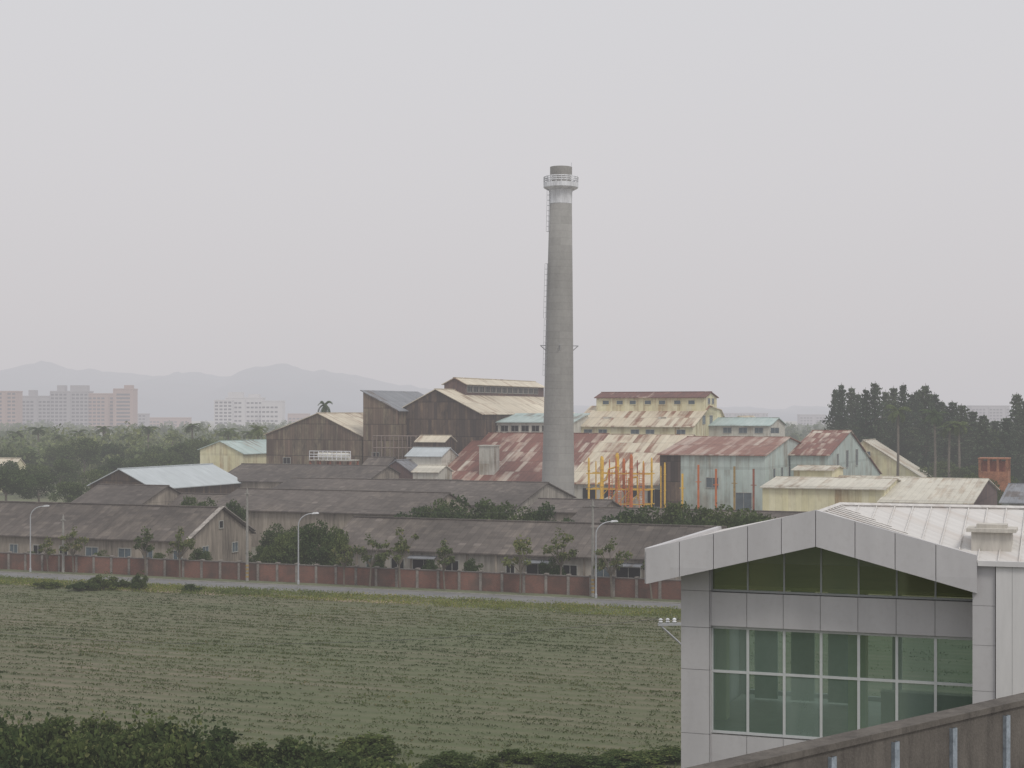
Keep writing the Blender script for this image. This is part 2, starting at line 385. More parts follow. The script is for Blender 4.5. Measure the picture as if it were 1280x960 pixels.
def conifer(h,seed,n=6200):
    rng=np.random.default_rng(seed); t=MB()
    t.tube([(0,0,-.1),(0,0,h*.5),(0,0,h)],[h*.016,h*.01,.04],8)
    nl=int(h/.9); P=[]; fat=.165+.06*rng.random()
    for l in range(nl):
        z=h*.08+(h*.91)*l/nl; f=(z/h)
        R=(h*fat)*min(1.,1.3*(1-f)**.72)*(.6+.6*rng.random())+.15
        nb=7; a0=rng.random()*6.283; per=int(n/nl*(.4+1.05*(1-f)))
        for b in range(nb):
            a=a0+b*6.283/nb+rng.normal()*.25; RR=R*(.5+.8*rng.random())
            tt=rng.random(max(5,per//nb))**.7
            q=np.stack([np.cos(a)*tt*RR,np.sin(a)*tt*RR,z+tt*RR*.22-0.04*(tt*RR)**2],axis=1)+rng.normal(size=(len(tt),3))*np.array([.3,.3,.34])*(.5+.8*(1-f))
            P.append(q)
            t.cyl((0,0,z),(math.cos(a)*RR*.8,math.sin(a)*RR*.8,z+RR*.15),.06,.02,4,cap=False)
    P=np.concatenate(P)
    return t.mesh('trunk',[MT['bark']]),leaf_mesh('crown',P,.66,rng,MT['needle'],.5,.5)
def palm(h,seed):
    rng=np.random.default_rng(seed); t=MB()
    t.tube([(0,0,-.1),(.15,0,h*.5),(0,.1,h)],[.28,.2,.17],8)
    m=MB()
    for i in range(18):
        a=i*6.283/18+rng.normal()*.2; L=2.2+rng.random()*.9; el=1.1-1.7*rng.random()
        x=0;z=h; pts=[]
        for k in range(7):
            pts.append((x,z)); x+=L/6*math.cos(el); z+=L/6*math.sin(el); el-=.30
        ca,sa=math.cos(a),math.sin(a)
        def T(x,y,z): return (x*ca-y*sa,x*sa+y*ca,z)
        for k in range(6):
            (x0,z0),(x1,z1)=pts[k],pts[k+1]
            for sgn in (-1,1):
                for q in (0,.5):
                    xa=x0+(x1-x0)*q; za=z0+(z1-z0)*q; xb=x0+(x1-x0)*(q+.36); zb=z0+(z1-z0)*(q+.36)
                    w=.5*(1-.5*abs(k-2.5)/3)
                    m.poly([T(xa,0,za),T(xb,0,zb),T(xb+.25,sgn*w,zb-.4*w-.1),T(xa+.22,sgn*w,za-.4*w-.1)])
    return t.mesh('trunk',[MT['bark']]),m.mesh('crown',[MT['leaf']])
TV={'broad':[broad_tree(9,8.5,i) for i in range(5)],
    'dome':[broad_tree(8,9,20+i,22,4600,.42,False,.12,.85) for i in range(4)],
    'street':[broad_tree(6,3.4,40+i,11,560,.30,True,.36) for i in range(5)],
    'conifer':[conifer(22,60+i) for i in range(5)],
    'palm':[palm(16,80+i) for i in range(3)]}
def tree(kind,x,y,h,label,name='tree',wid=None,group=None,k=None):
    base={'broad':9,'dome':8,'street':6,'conifer':22,'palm':16}[kind]
    tm,cm=TV[kind][random.randrange(len(TV[kind])) if k is None else k%len(TV[kind])]
    r=thing(name,(x,y,0),random.random()*6.28,label,'tree',group)
    sc=h/base; wv=sc if wid is None else wid
    r.scale=(wv,wv,sc)
    obj('trunk',tm,parent=r); obj('crown',cm,parent=r)
    return r
def tree_px(kind,px,w,toprow,label,**kw):
    u=U(px,w); x,y=XY(u,w); return tree(kind,x,y,Z(toprow,px,w),label,**kw)
# crops in rows
rng=np.random.default_rng(3)
P=[];S=[]
for w in np.arange(round(63/RS)*RS,138.3,RS):
    ua,ub=U(-30,w),U(960,w); n=int((ub-ua)/.12)
    u=ua+(ub-ua)*rng.random(n)
    dens=.5+.22*np.sin(u*.09+w*.9)+.28*np.cos(u*.045-w*.09+1)
    dens=np.clip(dens*rng.uniform(.6,1.25),0,1)
    keep=rng.random(n)<(.3+.7*dens); u=u[keep]
    ww=w+rng.normal(size=len(u))*.24+.22*np.sin(u*.31+w)+.1*np.sin(u*1.3)
    k=6; uu=np.repeat(u,k)+rng.normal(size=len(u)*k)*.17; wv=np.repeat(ww,k)+rng.normal(size=len(u)*k)*.12
    hh=np.repeat(.4+.9*rng.random(len(u))**3,k)
    z=.01+.12*rng.random(len(uu))*hh
    P.append(np.stack([uu*c+wv*s,-uu*s+wv*c,z],axis=1)); S.append(np.full(len(uu),.125))
obj('crop_rows',leaf_mesh('crop_rows',np.concatenate(P),np.concatenate(S),rng,MT['crop'],.7,.5),kind='stuff',label='low green crop plants growing in rows across the field',category='crops')
P=[];Q=[]
for i in range(3000):
    verge=i<1900
    a=rng.uniform(-150,20); b=rng.uniform(138,144.5) if verge else rng.uniform(60,138)
    n=rng.integers(14,50); r=rng.uniform(.3,1.1)
    uu=a+rng.normal(size=n)*r*1.7; wv=b+rng.normal(size=n)*r*.3; wv=np.minimum(wv,144.7)
    (Q if verge else P).append(np.stack([uu*c+wv*s,-uu*s+wv*c,.02+(.30 if verge else .2)*rng.random(n)*rng.uniform(.3,1.4)],axis=1))
obj('weeds',leaf_mesh('weeds',np.concatenate(P),.17,rng,MT['crop'],.4,.4),kind='stuff',label='scruffy weeds scattered between the crop rows',category='grass')
obj('verge_grass',leaf_mesh('verge_grass',np.concatenate(Q),.20,rng,MT['grass'],.2,.35),kind='stuff',label='light green grass tufts along the road verge',category='grass')
# ---------------------------------------------------------------- perimeter wall
uL,uR=U(-30,151.5),U(980,151.5)
wx,wy=XY(uL,151.5)
pw=thing('perimeter_wall',(wx,wy,0),-A,'long weathered red brick wall with pale piers beside the road','wall')
L=uR-uL; m=MB(); m.box(0,L,0,.24,0,1.95); obj('brick_panel',m.mesh('brick_panel',[MT['brick']]),parent=pw)
m=MB(); m.box(0,L,-.05,.29,1.95,2.04); obj('coping',m.mesh('coping',[plain('stained_coping',(.17,.15,.14),.5,.8,.9)]),parent=pw)
m=MB(); m.box(-.14,.14,-.09,.33,0,1.94); m.box(-.19,.19,-.14,.38,2.043,2.17); pm=m.mesh('pier',[plain('stained_pier',(.25,.225,.205),.6,.8,.9)])
for i in range(min(100,int(L/2.4))):
    obj('pier',pm,(i*2.4,0,0),0,pw)
# ---------------------------------------------------------------- warehouses
def warehouse(w0,D,pxl,pxr,er,rr,refpx,wall,label,m_=.5,wins=0,roof='tile',group='tiled storage sheds'):
    ze=Z(er,refpx,w0); zr=Z(rr,refpx,w0+D*m_)
    r,u0,L=bld('warehouse',label,'warehouse','u',w0,D,pxl,pxr,[(0,ze),(m_,zr),(1,ze)],wall,roof,group)
    if wins:
        st=L/wins
        for i in range(wins):
            windows(r,(0,0,0),'f',[(st*(i+.25+random.random()*.25),ze*.36,random.choice((1.1,1.3,1.7)),ze*.3,2)],gm=random.choice(('glassold','darkopen')))
    return r,u0,L,ze,zr
r,u0,L,ze,zr=warehouse(158,14,-60,235,671,631,100,'plaster','long low shed with dark tiled roof and stained tan plaster walls',wins=9)
windows(r,(0,0,0),'r',[(3,1.5,1.2,1.1,2),(9.5,1.5,1.2,1.1,2)],L=L); windows(r,(0,0,0),'r',[(6.6,4.6,.8,.8,1)],L=L,gm='darkopen',kind='vent')
zv=MB(); zv.prism([(-.3,ze+.14),(7,zr+.2),(7,zr+.30),(-.3,ze+.24)],L-.1,L+.5,'u'); zv.prism([(7.001,zr+.2),(14.3,ze+.14),(14.3,ze+.24),(7.001,zr+.30)],L-.1,L+.5,'u')
obj('verge',zv.mesh('verge',[plain('pale_verge_mortar',(.36,.33,.30),.8,.9,.9)]),parent=r)
r,u0,L,ze,zr=warehouse(158,14,410,882,692,653,640,'plaster2','long low shed with grey brown tiled roof and dirty white walls',wins=0)
st=L/13
for i in range(13):
    if i in (3,7,10):
        windows(r,(0,0,0),'f',[(st*i+.5,.9,2.6,1.5,2)],gm='darkopen',kind='doorway')
        a=MB(); a.prism([(-.9,2.55),(0,2.8),(0,2.88),(-.9,2.63)],st*i+.2,st*i+3.4,'u'); obj('awning',a.mesh('awning',[MT['greymetal_u']]),(0,-.01,0),0,r)
    elif i!=5: windows(r,(0,0,0),'f',[(st*i+.9+random.random()*1.1,1.3,random.choice((.9,1.2,1.5)),1.1,2)],gm='darkopen' if i%2==0 else 'glassold')
    q=MB(); q.box(st*i-.12,st*i+.12,-.1,-.005,0,ze-.2); obj('pilaster',q.mesh('pilaster',[MT['plaster']]),(0.3,0,0),0,r)
warehouse(185,12,712,1060,657,637,800,'plaster','low tiled shed half hidden behind trees')
warehouse(190,16,262,528,640,614,400,'plaster','wide shed with dark grey tiled roof')
warehouse(195,13,92,176,630,607,150,'plaster','short shed with dark tiled roof and plaster gable')
warehouse(200,10,205,262,640,618,230,'plaster','small shed with sagging dark tiled roof')
r,u0,L,ze,zr=warehouse(213,24,318,646,629,601,500,'plaster2','very long shed with patched grey tiled roof')
windows(r,(0,0,0),'r',[(9,ze*.5,1.6,1.5,2),(13.5,ze*.5,1.6,1.5,2)],L=L,gm='darkopen')
warehouse(252,18,272,455,603,582,400,'plaster','shed with dark tiled roof beside the rusted mill')
warehouse(244,10,470,560,612,600,500,'plaster','low tiled shed in front of the mill')
warehouse(204,10,660,748,640,625,700,'plaster','small tiled outbuilding by the chimney foot')
w0=225; u=U(150,w0); D=Wd(264,u)-w0
r,u0,L=bld('barn','open ended barn with plain pale grey blue metal roof','barn','w',w0,D,113,192,[(0,Z(607,150,w0)),(.47,Z(587,150,w0)),(1,Z(610,150,w0))],'wallrust2','pale')
w0=300
r,u0,L=bld('house','small cream house with teal green metal roof','house','w',w0,26,250,304,[(0,Z(562,275,w0)),(.47,Z(552,275,w0)),(1,Z(567,300,w0))],'wallcream','teal')
windows(r,(0,0,0),'f',[(2,3.,1.4,1.4,2),(5,3.,1.4,1.4,2)]); windows(r,(0,0,0),'r',[(5,3.,1.4,1.4,2),(12,3.,1.4,1.4,2),(19,3.,1.4,1.4,2)],L=L)
# ---------------------------------------------------------------- factory
def fact(name,label,axis,w0,D,pxl,pxr,prof,wall,roof,**kw):
    return bld(name,label,'factory building',axis,w0,D,pxl,pxr,prof,wall,roof,**kw)
w0=285
r,u0,L=fact('factory_shed','dark rusted corrugated gable shed with pale tan roof','w',w0,32,333,452,[(0,Z(543,333,w0)),(.55,Z(517,400,w0)),(1,Z(545,452,w0))],'wallrust','tan')
windows(r,(0,0,0),'f',[(4,8,1.6,1.2,2),(11,3,2.4,3,1)],gm='darkopen')
w0=283
r,u0,L=fact('factory_shed','tall narrow rusted shed with grey sloping roof','w',w0,26,454,497,[(0,Z(490,453,w0)),(1,Z(513,497,w0))],'wallrust','greymetal')
windows(r,(0,0,0),'f',[(2,9,1.5,1.5,2),(4.5,4,1.5,1.5,2)],gm='darkopen')
w0=287; up=U(545,w0); D=Wd(668,up)-w0
zr=Z(487,545,w0)
r,u0,L=fact('mill_hall','large black rusted mill hall with cream roof and clerestory','w',w0,D,498,601,[(0,Z(513,497,w0)),(.46,zr),(1,Z(517,600,w0))],'wallrust2','tan')
windows(r,(0,0,0),'f',[(6,9.5,1.5,1.6,2),(9.4,9.5,1.5,1.6,2),(12,5,2,2.5,1)],gm='darkopen')
mw=4.6; mo=(up-u0-mw/2,9,0)
add_shell(r,mo,mw,D-9,'w',[(0,zr+1.3),(.5,zr+2.4),(1,zr+1.3)],zr-1.2,'wallbrown','tan',('monitor_wall','monitor_roof'),.5)
windows(r,mo,'r',[(1+i*3.1,zr-.35,2.5,1.2,3) for i in range(int((D-9)/3.1)-1)],L=mw,gm='darkopen',kind='clerestory_window')
def hut(px0,px1,w0,er,rr,D,wall,roof,label,axis='u'):
    p=[(0,Z(er,px0,w0)),(.5,Z(rr,px0,w0+D/2)),(1,Z(er,px0,w0))]
    r,u0,L=bld('hut',label,'hut',axis,w0,D,px0,px1,p,wall,roof,'small mill huts',.35)
    windows(r,(0,0,0),'f',[(L*.2,p[0][1]*.55,L*.22,p[0][1]*.25,2),(L*.6,p[0][1]*.55,L*.22,p[0][1]*.25,2)],gm='darkopen')
hut(508,552,272,570,560,7,'wallpale','pale','small hut with pale metal roof')
hut(478,512,266,588,575,9,'wallbrown','greymetal','low brown hut with grey gable roof',axis='w')
hut(516,548,262,590,582,6,'wallpale','white','small shed with faded white roof')
hut(520,556,279,552,545,5,'wallrust2','tan','rusted lean-to against the dark hall')
hut(452,482,268,584,572,7,'wallbrown','tile','brown hut with tiled roof')
w0=295
r,u0,L=fact('lean_to','lean-to with faded teal roof and a strip of windows','u',w0,9,608,716,[(0,Z(528,640,w0)),(1,Z(518,640,w0+9))],'wallpale','teal')
windows(r,(0,0,0),'f',[(1+i*2.2,Z(539,640,w0),1.5,1.1,2) for i in range(6)],gm='darkopen')
w0=268
r,u0,L=fact('boiler_house','wide boiler house under heavily rusted red roof sheets','u',w0,26,541,708,[(0,Z(603,600,w0)),(.885,Z(542,640,w0+23)),(1,Z(545,640,w0+25))],'wallbrown','rust')
q=MB(); q.box(8,11,3,5.5,6,12.2); q.box(7.8,11.2,2.8,5.7,12.2,12.4); obj('roof_hatch',q.mesh('roof_hatch',[MT['wallpale']]),(0,0,0),0,r)
windows(r,(0,0,0),'f',[(3+i*5,2,2.4,3,2) for i in range(5)],gm='darkopen')
r,u0,L=fact('factory_hall','sloping hall roof of cream sheets stained with rust','u',w0,25.6,708.8,822,[(0,Z(602,600,w0)),(.885,Z(543,640,w0+23)),(1,Z(546,640,w0+25))],'wallpale','rustpale')
windows(r,(0,0,0),'f',[(3+i*4,2,2.4,3,2) for i in range(5)],gm='darkopen')
w0=300; zr=Z(508,800,w0+12)
r,u0,L=fact('process_hall','cream process hall with rust stained roof and raised clerestory','u',w0,26,716,866,[(0,Z(533,790,w0)),(.46,zr),(.8,zr-.8),(1,Z(531,790,w0+14))],'wallcream','rustpale')
windows(r,(0,0,0),'f',[(2+i*3.2+random.random(),Z(543,790,w0),1.6,.9,2) for i in (0,1,3,4,6)],kind='window')
windows(r,(0,0,0),'r',[(7,Z(530,866,w0),2.0,1.6,2),(12.5,Z(530,866,w0),2.0,1.6,2)],L=L)
for a in (5.,16.5):
    q=MB(); q.box(a,a+1.6,4.,5.2,Z(528,790,w0+4),Z(521,790,w0+4)); obj('roof_vent',q.mesh('roof_vent',[MT['wallpale']]),(0,0,0),0,r)
mo=(2.0,8.6,0); ml=L-2.0
zt=Z(497,800,w0+8.6)
add_shell(r,mo,ml,9.5,'u',[(0,zt),(.45,Z(491,800,w0+12.5)),(1,zt)],zr-2.2,'wallcream','rustdark',('monitor_wall','monitor_roof'),.5)
windows(r,mo,'f',[(1+i*3.0+random.random()*.5,zt-1.35,1.3,.75,1) for i in range(int(ml/3))],kind='clerestory_window',fm='wallcream')
windows(r,mo,'r',[(2.5,zt-1.2,1.6,1.,2),(5.5,zt-1.2,1.6,1.,2)],L=ml,kind='clerestory_window')
w0=258
r,u0,L=fact('workshop','pale teal clad workshop with pinkish rusted striped roof','u',w0,30,825,956,[(0,Z(569,890,w0)),(.6,Z(547,920,w0+18)),(1,Z(555,920,w0+30))],'wallteal','rustlight')
q=MB(); q.box(0,3.6,-.06,-.01,0,Z(569,890,w0)-.1); obj('open_bay',q.mesh('open_bay',[MT['wallrust2']]),(0,0,0),0,r)
windows(r,(0,0,0),'f',[(8,6,2,1.6,2),(13,2,2.6,3.2,2)],gm='glassold')
windows(r,(0,0,0),'r',[(6,5,1.4,4,1),(12,5,1.4,4,1),(18,5,1.4,4,1)],L=L)
w0=312
r,u0,L=fact('factory_shed','low shed with mint green roof and pale walls','u',w0,14,886,962,[(0,Z(532,920,w0)),(.5,Z(523,920,w0+7)),(1,Z(532,920,w0))],'wallpale','teal')
windows(r,(0,0,0),'f',[(3+i*3.2,Z(541,920,w0),1.6,1,2) for i in range(4)])
w0=330
r,u0,L=fact('factory_shed','pale gabled shed with brown stained roof','w',w0,12,900,948,[(0,Z(530,900,w0)),(.5,Z(521,925,w0)),(1,Z(530,948,w0))],'wallpale','tan')
w0=276; um=U(1035,w0); D=Wd(1100,um)-w0; mp=(Wd(1062,um)-w0)/D
r,u0,L=fact('factory_hall','hall with rust red roof and pale green gable','u',w0,D,988,1035,[(0,Z(569,1010,w0)),(mp,Z(539,1040,w0+D*mp)),(1,Z(592,1080,w0+D))],'wallteal','rust')
windows(r,(0,0,0),'r',[(8,Z(588,1040,w0),1.6,2.6,2),(17,Z(588,1040,w0),2.2,3,2),(27,Z(588,1040,w0),2.2,3,2)],L=L)
windows(r,(0,0,0),'f',[(1.2,7,1.8,1.8,2),(4,7,1.8,1.8,2)])
w0=262
r,u0,L=fact('factory_shed','low cream shed beside the teal workshop','u',w0,10,992,1040,[(0,Z(588,1010,w0)),(.5,Z(583,1010,w0+5)),(1,Z(588,1010,w0))],'wallcream','white')
r,u0,L=fact('factory_shed','low pale shed with white roof beside the green gable','u',w0,12,1041,1135,[(0,Z(604,1070,w0)),(.5,Z(596,1070,w0+6)),(1,Z(604,1070,w0))],'wallpale','white')
w0=352
r,u0,L=fact('factory_shed','pale gabled shed with long cream sloping side','w',w0,14,1062,1152,[(0,Z(566,1062,w0)),(.2,Z(551,1078,w0)),(1,Z(597,1150,w0))],'wallcream','white')
windows(r,(0,0,0),'f',[(2.4,Z(575,1070,w0),2,1.8,2)])
w0=240
r,u0,L=fact('storage_building','long low cream wall building with faded ribbed roof','u',w0,18,953,1105,[(0,Z(611,1030,w0)),(.6,Z(598,1030,w0+10.8)),(1,Z(606,1030,w0+6))],'wallcream','white')
w0=236
r,u0,L=fact('storage_building','long shed with whitish ribbed roof and brown gable end','u',w0,40,1100,1214,[(0,Z(629,1160,w0)),(.55,Z(599,1180,w0+22)),(1,Z(612,1180,w0+38))],'wallbrown','white')
w0=232
r,u0,L=fact('storage_building','low teal shed with dark roof beside the brown gable','u',w0,30,1252,1330,[(0,Z(629,1270,w0)),(.5,Z(606,1270,w0+15)),(1,Z(620,1270,w0+30))],'wallteal','greymetal')
w0=292
u=U(1223,w0); x,y=XY(u,w0); tw=thing('tank_frame',(x,y,0),-A,'squat rusty orange block with open top among trees','industrial structure')
Lt=U(1260,w0)-u; zt=Z(574,1240,w0); q=MB(); q.box(0,Lt,0,5,0,zt-2.2)
for a in np.linspace(0,Lt-.4,4): q.box(a,a+.4,0,.4,zt-2.2,zt); q.box(a,a+.4,4.6,5,zt-2.2,zt)
q.box(-.1,Lt+.1,-.1,5.1,zt,zt+.2); obj('frame_wall',q.mesh('frame_wall',[plain('orange_rust_wall',(.36,.16,.09),.7,.6,.9)]),parent=tw)
q=MB(); q.box(.5,Lt-.5,1.,4.,zt-2.2,zt-.4); obj('inner_tank',q.mesh('inner_tank',[MT['redrust']]),parent=tw)
hut(-12,14,300,587,573,6,'wallcream','tan','small ochre shed among the trees')
# ---------------------------------------------------------------- chimney
cx,cy=8.0,280.
ch=thing('chimney',(cx,cy,0),0,'tall tapering grey concrete factory chimney with white collar','chimney')
ch.rotation_euler=(0,math.radians(.55),0)
def zr_(row): return H-(row-HR)/F*cy
prof=[]
for row,hw in ((640,21.3),(600,20.2),(520,18.6),(430,17.2),(340,15.6),(254,14.0)):
    zz=zr_(row) if row!=640 else -.3
    prof.append((hw/F*cy,zz))
m=MB(); m.lathe(prof,40); sh=obj('shaft',m.mesh('shaft',[MT['chim']],True),parent=ch)
r0=14.2/F*cy; m=MB()
m.lathe([(r0,zr_(255)),(r0,zr_(240)),(r0*1.08,zr_(238.5)),(r0*1.25,zr_(236))],40); obj('painted_top',m.mesh('painted_top',[MT['whitepaint']],True),parent=ch)
m=MB(); ro=21.8/F*cy
m.lathe([(r0*1.2,zr_(237.5)),(ro*.96,zr_(235.5)),(ro,zr_(234.5)),(ro,zr_(229)),(ro-.12,zr_(229)),(ro-.12,zr_(233)),(r0*.5,zr_(233))],32)
obj('balcony',m.mesh('balcony',[MT['whitepaint']]),parent=ch)
m=MB(); nn=20
for i in range(nn):
    a=i*6.283/nn; b=(i+1)*6.283/nn; R=ro-.06
    pa=(R*math.cos(a),R*math.sin(a)); pb=(R*math.cos(b),R*math.sin(b))
    m.bar((*pa,zr_(229.5)),(*pa,zr_(221.5)),.08)
    for rw in (221.8,224.2,226.6): m.bar((*pa,zr_(rw)),(*pb,zr_(rw)),.10)
obj('railing',m.mesh('railing',[MT['whitepaint']]),parent=ch)
m=MB(); m.lathe([(r0*.93,zr_(234)),(r0*.93,zr_(221)),(r0*.97,zr_(220)),(r0*.97,zr_(209)),(r0*.8,zr_(209)),(r0*.8,zr_(212))],32); obj('chimney_cap',m.mesh('chimney_cap',[MT['conc']]),parent=ch)
m=MB(); m.tube([(r0*.9,0,zr_(212)),(r0*.9,0,zr_(203))],[.05,.03],5); obj('lightning_rod',m.mesh('lightning_rod',[MT['lampgrey']]),parent=ch)
def rad_at(z):
    for (ra,za),(rb,zb) in zip(prof,prof[1:]):
        if za<=z<=zb: return ra+(rb-ra)*(z-za)/(zb-za)
    return prof[-1][0]
def ladder(zt,zb,ang):
    m=MB(); n=int((zt-zb)/.9); d=Vector((math.cos(ang),math.sin(ang),0)); t=Vector((-math.sin(ang),math.cos(ang),0))
    P=[]
    for i in range(n+1):
        z=zb+(zt-zb)*i/n; R=rad_at(z)
        a=d*(R+.10)+t*.25+Vector((0,0,z)); b=d*(R+.10)-t*.25+Vector((0,0,z)); e=d*(R+.55)+Vector((0,0,z))
        P.append((a,b,e)); m.bar(a,b,.03); m.bar(a,e,.025); m.bar(b,e,.025)
    for (a,b,e),(a2,b2,e2) in zip(P,P[1:]):
        m.bar(a,a2,.035); m.bar(b,b2,.035); m.bar(e,e2,.03)
    return m
for ra,rb,an in ((238,290,195),(330,398,190),(400,470,200)):
    lad=ladder(zr_(ra),zr_(rb),math.radians(an)); obj('ladder',lad.mesh('ladder',[MT['lampgrey']]),parent=ch)
zz=zr_(432); R=rad_at(zz)
for a in (0.05,math.pi-.05,math.pi*1.5):
    m=MB(); d=Vector((math.cos(a),math.sin(a),0)); m.bar(d*(R-.1)+Vector((0,0,zz-.9)),d*(R+.9)+Vector((0,0,zz)),.08); m.bar(d*(R-.1)+Vector((0,0,zz)),d*(R+.95)+Vector((0,0,zz)),.09)
    obj('bracket',m.mesh('bracket',[MT['lampgrey']]),parent=ch)
# ---------------------------------------------------------------- pipe rack
w0=252; u=U(733,w0); x,y=XY(u,w0)
pr=thing('pipe_rack',(x,y,0),-A,'yellow and orange steel process columns with ladders and beams','industrial structure')
for i,(px,tr,rad,mt) in enumerate(((736,572,.18,'yellow'),(741,576,.11,'yellow'),(746,571,.14,'yellow'),(752,570,.26,'yellow'),(758,574,.11,'orange'),(764,566,.34,'yellow'),(770,572,.13,'orange'),(776,573,.26,'orange'),(782,570,.15,'yellow'),(789,568,.30,'orange'),(793,575,.11,'redrust'),(797,576,.15,'yellow'),(805,578,.10,'orange'),(811,572,.17,'yellow'),(819,582,.10,'yellow'),(831,578,.15,'yellow'))):
    m=MB(); xx=U(px,w0)-u; dy=(i%3)*1.6; zt=Z(tr,px,w0+dy)
    m.tube([(xx,dy,0),(xx,dy,zt-.5),(xx,dy,zt)],[rad,rad,rad*.55],10)
    for zf in (.55,.8): m.cyl((xx,dy,zt*zf),(xx,dy,zt*zf+.12),rad*1.4,rad*1.4,10)
    obj('process_column',m.mesh('process_column',[MT[mt]]),parent=pr)
m=MB()
for zf in (3.2,5.6,8.2):
    for dy in (0,3.2): m.box(0,(U(811,w0)-u),dy-.07,dy+.07,zf,zf+.16)
    for px in (736,764,789,811): m.box(U(px,w0)-u-.05,U(px,w0)-u+.05,0.1,3.1,zf+.01,zf+.12)
for k in range(4):
    a=U(745+k*14,w0)-u; m.bar((a,-.1,3.3),(a+2,-.1,5.6),.07)
m.tube([(1.5,1.5,6.5),(3,1.5,7.2),(3.4,1.5,9),(5,1.5,9.4),(5.4,1.5,4)],[.13]*5,8)
m.tube([(7,.8,3.5),(7.2,.8,7.5),(8.6,.8,7.8),(8.8,.8,2)],[.14]*4,8)
obj('beam',m.mesh('beam',[MT['yellow']]),parent=pr)
m=MB()
for px in (762,773,784,800):
    xx=U(px,w0)-u
    m.bar((xx,-.5,0),(xx,-.5,8.9),.06); m.bar((xx+.6,-.5,0),(xx+.6,-.5,8.9),.06)
    for k in range(21): m.bar((xx,-.5,.4*k+.4),(xx+.6,-.5,.4*k+.4),.04)
obj('ladder',m.mesh('ladder',[MT['orange']]),parent=pr)
for px,z in ((770,4.0),(793,3.0),(758,2.8)):
    m=MB(); xx=U(px,w0)-u; m.lathe([(0.01,z-1.7),(.9,z-1.2),(1.0,z),(.9,z+1.2),(.01,z+1.7)],12)
    m.cyl((0,0,0),(0,0,z-1.2),.5,.5,8)
    obj('vessel',m.mesh('vessel',[MT['wallpale']]),(xx,1.5,0),0,pr)
for px,tr,mt in ((853,592,'yellow'),(873,581,'orange'),(895,586,'orange'),(918,583,'ochre'),(942,586,'redrust')):
    w0=250; x,y=XY(U(px,w0),w0); t=thing('steel_column',(x,y,0),-A,'bare rusty red steel column with bolted bracket','steel column','bare steel columns by the workshop')
    m=MB(); zt=Z(tr,px,w0); m.box(-.15,.15,-.11,-.08,0,zt); m.box(-.15,.15,.08,.11,0,zt); m.box(-.03,.03,-.08,.08,0,zt); m.box(-.3,.3,-.3,.3,0,.05); m.box(-.45,.45,-.12,.12,zt*.72,zt*.72+.12)
    obj('post',m.mesh('post',[MT[mt]]),parent=t)
w0=270; x,y=XY(U(388,w0),w0); t=thing('water_tank',(x,y,0),-A,'white railed tank on rusty red legs beside the shed','tank')
Lt=U(438,w0)-U(388,w0); zb=Z(576,410,w0); zt=Z(564,410,w0)
m=MB()
for a in np.linspace(0,Lt,5):
    for b in (0,3): m.box(a-.15,a+.15,b-.12,b+.12,0,zb)
for b in (0,3): m.bar((0,b,1),(Lt,b,zb-.5),.08); m.bar((0,b,zb-.5),(Lt,b,1),.08)
m.box(.2,Lt-.2,.4,2.6,1,zb-1.2)
obj('leg_frame',m.mesh('leg_frame',[MT['redrust']]),parent=t)
m=MB(); m.box(-.2,Lt+.2,-.3,3.3,zb,zb+.2); m.cyl((1,1.5,zb+.9),(Lt-1,1.5,zb+.9),.65,.65,14); obj('tank_body',m.mesh('tank_body',[MT['wallpale']]),parent=t)
m=MB()
for a in np.linspace(-.1,Lt+.1,10): m.bar((a,-.2,zb+.2),(a,-.2,zt),.07)
for z in (zt,zt-.6,zt-1.1): m.bar((-.1,-.2,z),(Lt+.1,-.2,z),.07)
obj('railing',m.mesh('railing',[MT['whitepaint']]),parent=t)
w0=280; x,y=XY(U(466,w0),w0); t=thing('scaffold',(x,y,0),-A,'rusty pipe scaffold in front of the tall shed','scaffold')
m=MB(); Ls=U(520,w0)-U(466,w0); nx=6; zt=Z(545,490,w0)
for i in range(nx):
    a=Ls*i/(nx-1)
    for b in (0,1.6): m.bar((a,b,0),(a,b,zt),.09)
for k in range(1,7):
    z=zt*k/6
    for b in (0,1.6): m.bar((0,b,z),(Ls,b,z),.08)
    for i in range(nx): m.bar((Ls*i/(nx-1),0,z),(Ls*i/(nx-1),1.6,z),.06)
obj('pipe_frame',m.mesh('pipe_frame',[plain('pale_rusted_pipe',(.24,.19,.17),.3,1,.8)]),parent=t)
# ---------------------------------------------------------------- street lamps
m=MB(); m.tube([(0,0,0),(0,0,.4),(0,0,.45),(0,0,6.6)],[.13,.13,.09,.065],10)
lp=m.mesh('pole',[MT['lampgrey']],False)
m=MB(); pts=[]; 
for i in range(9):
    a=math.pi/2*i/8; pts.append((1.5*(1-math.cos(a)),0,6.6+1.35*math.sin(a)))
m.tube(pts,[.06]*9,8); la=m.mesh('arm',[MT['lampgrey']])
m=MB(); m.prism([(1.45,7.88),(2.15,7.93),(2.2,8.0),(2.0,8.1),(1.6,8.08),(1.45,8.02)],-.14,.14,'w'); lh=m.mesh('lamp_head',[MT['whitepaint']])
for px in (38,373,745,-200):
    w=149.7; x,y=XY(U(px,w),w)
    t=thing('street_lamp',(x,y,.12),0,'tall grey street lamp with curved arm beside the road','street lamp','street lamps along the road')
    t.scale=(1,1,.95)
    obj('pole',lp,parent=t); obj('arm',la,parent=t); obj('lamp_head',lh,parent=t)
